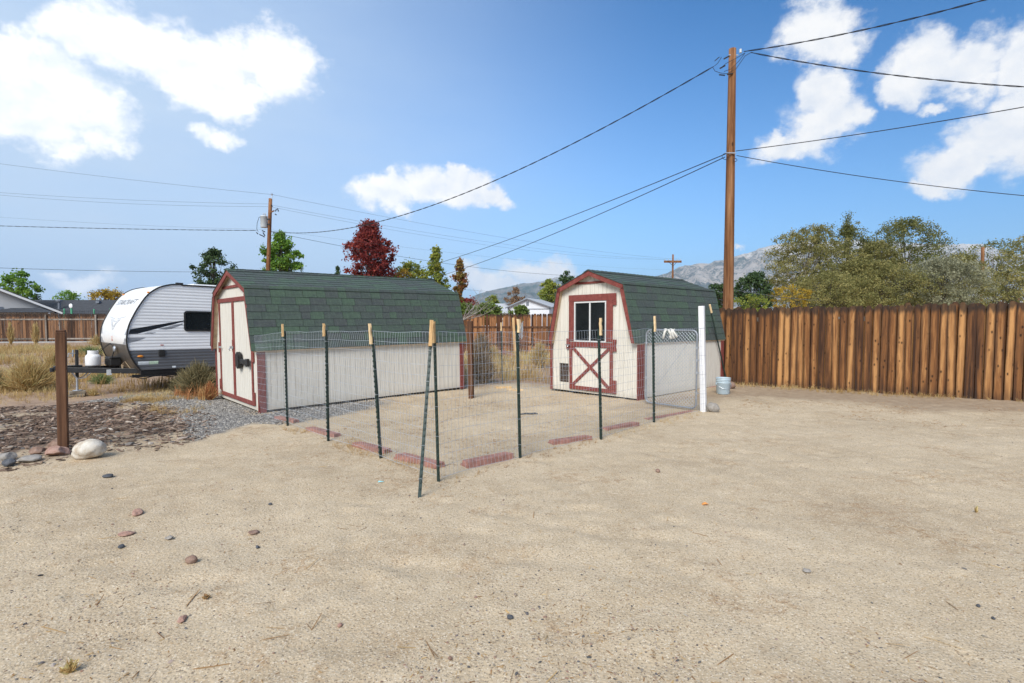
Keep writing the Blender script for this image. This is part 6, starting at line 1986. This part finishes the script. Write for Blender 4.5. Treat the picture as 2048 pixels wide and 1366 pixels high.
chips('leaf_litter', 'brown plant bits drifted before the board fence', samp(pxpoly([(1480, 790), (2048, 815), (2300, 850), (2048, 860), (1700, 850), (1480, 815)]), 2200, lambda x, y: np.clip((fbm(x * 1.5, y * 1.5, 117, 4) - .45) * 6, .03, 1)), .008, .05, 'russet', .2, .08, .004)
grass('dry_grass', 'strip of dry grass along the foot of the board fence', samp(pxpoly([(1465, 766), (1560, 772), (1760, 785), (2048, 801), (2048, 806), (1760, 792), (1560, 780), (1465, 774)]), 420, lambda x, y: np.clip((fbm(x * 1.6, y * 1.6, 81, 3) - .38) * 5, .05, 1)), .10, 'straw', 6, 9, .8)
grass('dry_grass', 'sparse dry sprouts scattered over the open sand', samp([(-6.5, 5.5), (-3.4, 7.5), (-1, 5), (.5, 5.2), (4, 8), (9, 9), (7, 4), (2.5, 1.6), (-2.4, 1.6)], 380), .038, 'litter', 7, 7, 1.5)


def bush(label, u, v, wpx, hpx, mat, n, seed, cat='bush', group='dry brush clumps', thin=1.0):
    p = gpt(u, v); k = p[1] / FPX; Rx, H = wpx * k / 2, hpx * k
    rs = np.random.default_rng(seed)
    root = empty('brush', tuple(p)); tag(root, label, cat, group)
    V_ = []; F_ = []; T_ = []
    for i in range(n):
        a = rs.uniform(0, 2 * math.pi); el_ = rs.uniform(.12, 1) ** .7 * math.pi / 2
        tip = np.array([math.cos(a) * math.cos(el_) * Rx * 1.1, math.sin(a) * math.cos(el_) * Rx * .9, math.sin(el_) * H]) * rs.uniform(.55, 1.08)
        b0 = np.array([rs.normal() * .12 * Rx, rs.normal() * .12 * Rx, 0]); f0_ = rs.uniform(0, .55)
        m0 = b0 + (tip - b0) * f0_ * .9; m1 = b0 + (tip - b0) * (f0_ + .5 * (1 - f0_)) + rs.normal(size=3) * .05 * Rx
        q = tip + rs.normal(size=3) * .12 * Rx; q[2] = max(q[2], .01)
        w_ = np.cross(tip - b0, rs.normal(size=3)); w_ /= np.linalg.norm(w_) + 1e-9; w_ *= .0045 * thin
        o = len(V_); V_ += [m0 - w_, m0 + w_, m1 + w_, m1 - w_, q + w_ * .4, q - w_ * .4]; F_ += [(o, o + 1, o + 2, o + 3), (o + 3, o + 2, o + 4, o + 5)]; T_ += [rs.uniform(0, 1)] * 6
    link('stems', npmesh('stems', np.array(V_), np.array(F_), M[mat], {'rnd': np.array(T_)}), root)
    return root


bush('rounded straw coloured brush in the field left of the dark post', 60, 783, 104, 60, 'straw', 2600, 1, thin=1.3)
bush('straw brush at the left edge of the field', -20, 786, 70, 46, 'greyweed', 1100, 2, thin=1.3)
bush('straw brush just behind the dark post', 108, 762, 60, 55, 'straw', 1500, 3, thin=1.3)
bush('tall olive brush growing against the long shed', 397, 792, 92, 62, 'greyweed', 2600, 4, thin=1.2)
bush('sprawling olive brush under the trailer edge', 366, 788, 56, 44, 'greyweed', 1200, 5, thin=1.2)
bush('low green brush below the propane tank', 203, 768, 56, 20, 'greenweed', 700, 6, thin=1.2)
bush('green brush in the field left of the trailer nose', 180, 712, 60, 18, 'greenweed', 600, 7, thin=2)
bush('russet weed clump by the shed door edge', 420, 800, 40, 36, 'redweed', 700, 8, thin=1.1)
bush('brown brush behind the brown post at the shed end', 966, 768, 56, 64, 'brownweed', 2600, 9, thin=1.2)
bush('tall brown brush in front of the middle fence', 962, 735, 50, 66, 'brownweed', 1800, 10, thin=2)
bush('tangled pale tumbleweed left of the red boulder', 985, 728, 50, 34, 'straw', 900, 11, thin=2)
bush('tangled pale tumbleweed beside the right shed corner', 1078, 735, 46, 50, 'straw', 900, 12, thin=2)
bush('tall thin dry weed against the far left fence post', 22, 690, 16, 46, 'straw', 260, 13, thin=2.6)
bush('tall thin dry weed against the far left fence', 72, 690, 18, 46, 'straw', 260, 14, thin=2.6)
bush('low tan brush at the fence foot beside the trailer nose', 194, 690, 40, 18, 'straw', 420, 15, thin=2.6)
bush('yellow flowered weed at the trailer jack', 186, 792, 30, 14, 'straw', 200, 16)
bush('small dry sprig on the left sand', 413, 1196, 20, 9, 'litter', 60, 17, group='small sprigs on the sand')
bush('pale sprig at the lower left sand', 140, 1345, 44, 26, 'straw', 60, 18, group='small sprigs on the sand')
bush('pale upright sprig on the right sand', 1952, 1022, 14, 16, 'straw', 14, 19, group='small sprigs on the sand')

# pebbles, gravel stones, bark chips, twigs: nobody could count them
bm_ = bmesh.new(); bmesh.ops.create_icosphere(bm_, subdivisions=1, radius=1); bmesh.ops.triangulate(bm_, faces=bm_.faces)
bm_.verts.ensure_lookup_table()
IV = np.array([v.co for v in bm_.verts]); IV = IV * (1 + rng.uniform(-.22, .22, len(IV)))[:, None]; IFc = np.array([[v.index for v in f_.verts] for f_ in bm_.faces]); bm_.free()


def stones(name, label, xy, smin, smax, mat, flat=.55, tone=None, power=3.0):
    N_ = len(xy); s_ = smin + (smax - smin) * rng.uniform(size=N_) ** power
    pos = np.concatenate([xy, (terr(xy[:, 0], xy[:, 1]) + s_ * .12)[:, None]], 1)
    sc3 = np.stack([s_ * rng.uniform(.8, 1.4, N_), s_ * rng.uniform(.7, 1.1, N_), s_ * flat * rng.uniform(.7, 1.2, N_)], -1)
    o = scatter(name, IV, IFc, pos, zrot(rng.uniform(0, 6.28, N_), rng.uniform(0, .35, N_)), sc3, rng.uniform(size=N_) if tone is None else tone, M[mat])
    tag(o, label, None, None, 'stuff')


def fan(n, dmin, dmax, amin=-1.0, amax=1.02):
    """points in front of the camera, evenly spread over the view's ground"""
    d = 1 / rng.uniform(1 / dmax, 1 / dmin, n); a = rng.uniform(amin, amax, n)
    return np.stack([a * d, d], -1)


def onsand(xy):
    m_, g_, f_, b_ = zones(xy[:, 0], xy[:, 1]); return xy[(m_ < .5) & (g_ < .5) & (f_ < .5)]


cl = lambda xy: xy[rng.uniform(size=len(xy)) < np.clip((fbm(xy[:, 0] * .9, xy[:, 1] * .9, 91, 4) - .40) * 5, .10, 1)]
stones('gravel', 'fine grit and pebbles strewn over the sand', onsand(cl(fan(14000, 1.7, 11))), .0018, .0075, 'pebble', power=3)
stones('gravel', 'coarse grit strewn over the sand', onsand(cl(fan(700, 1.9, 10))), .005, .014, 'pebble', power=3.5)
stones('gravel', 'grey crushed gravel before the long shed', samp(GRAVEL, 15000), .006, .019, 'gravel', .75, power=1.6)
stones('gravel', 'pale stones among the bark mulch', samp(MULCH, 900, lambda x, y: np.clip((x + 12) / 4, .1, 1)), .015, .06, 'pebble', .5, power=3)
mx = samp(MULCH, 8500, lambda x, y: np.clip((fbm(x * 1.6, y * 1.6, 131, 4) - .34) * 5, .12, 1))
chips('bark_mulch', 'dark bark mulch chips on the ground behind the dark post', mx, .022, .115, 'chips', lift=.035)
chips('bark_mulch', 'stray bark chips spilling over gravel and sand', samp(pxpoly([(330, 810), (440, 830), (420, 872), (330, 900), (210, 905), (120, 925), (0, 950), (0, 930), (200, 890), (320, 870)]), 700), .02, .10, 'chips')
xy = onsand(cl(fan(12000, 1.7, 11.5)))
chips('leaf_litter', 'dry leaf bits and twigs strewn over the sand', xy, .004, .028, 'litter', .2, .06, .003)
xy = onsand(fan(130, 1.9, 9)); N_ = len(xy)
chips('leaf_litter', 'straw stalks lying on the sand', xy, .06, .22, 'litter', .03, .02, .004)
# single coloured bits
p = gpt(1410, 1010); mb = MB(); mb.add([(-.03, -.012, .004), (.0, -.02, .012), (.03, -.005, .006), (.012, .018, .014), (-.02, .015, .008), (0, 0, .024)], [(0, 1, 5), (1, 2, 5), (2, 3, 5), (3, 4, 5), (4, 0, 5)])
tag(mb.build('leaf', simple('orange_leaf', (.62, .26, .07), .8), None, Matrix.Translation((p[0], p[1], tz(p[0], p[1])))), 'single orange leaf on the open sand', 'leaf')
p = gpt(762, 962); mb = MB(); mb.add([(-.03, -.008, .004), (.03, -.01, .012), (.028, .012, .008), (-.025, .012, .014)], [(0, 1, 2, 3)])
tag(mb.build('plastic_scrap', simple('turquoise_scrap', (.32, .60, .62), .5), None, Matrix.Translation((p[0], p[1], tz(p[0], p[1])))), 'tiny turquoise scrap left of the leaning brace', 'scrap')
p = gpt(1058, 828); mb = MB(); mb.tube([(-.14, -.01, .01), (-.05, .0, .02), (.04, .0, .018), (.1, .02, .02), (.14, .01, .012)], [.008, .012, .012, .014, .008], 6)
tag(mb.build('stick', M['rockdark'], None, Matrix.Translation((p[0], p[1], tz(p[0], p[1])))), 'dark bent stick lying on sand inside the pen', 'stick')
for (u, v, w_, lb) in ((1007, 776, 32, 'flat pale board under the back stake of the pen'), (1030, 780, 30, 'flat pale slab right of the back stake')):
    p = gpt(u, v); k = p[1] / FPX; mb = MB(); mb.bbox((-w_ * k / 2, -.09, -.02), (w_ * k / 2, .09, .03), .008)
    tag(mb.build('flat_board', M['rawwood'], None, Matrix.Translation(Vector((p[0], p[1], tz(p[0], p[1])))) @ Matrix.Rotation(.25, 4, 'Z')), lb, 'board')

# ------------------------------------------------------------------ air
hm = bpy.data.materials.new('haze_air'); hm.use_nodes = True
ht = NT(hm.node_tree)
pv = ht.n('VolumePrincipled', {'Color': (.55, .76, 1.0), 'Density': 5.2e-5, 'Anisotropy': .0})
ho_ = ht.n('OutputMaterial'); hm.node_tree.links.new(pv.outputs[0], ho_.inputs['Volume'])
mb = MB(); mb.box((-11000, -1200, -12), (11000, 14500, 980))
tag(mb.build('haze', hm), 'thin blue air between the yard and the far mountains', kind='stuff')
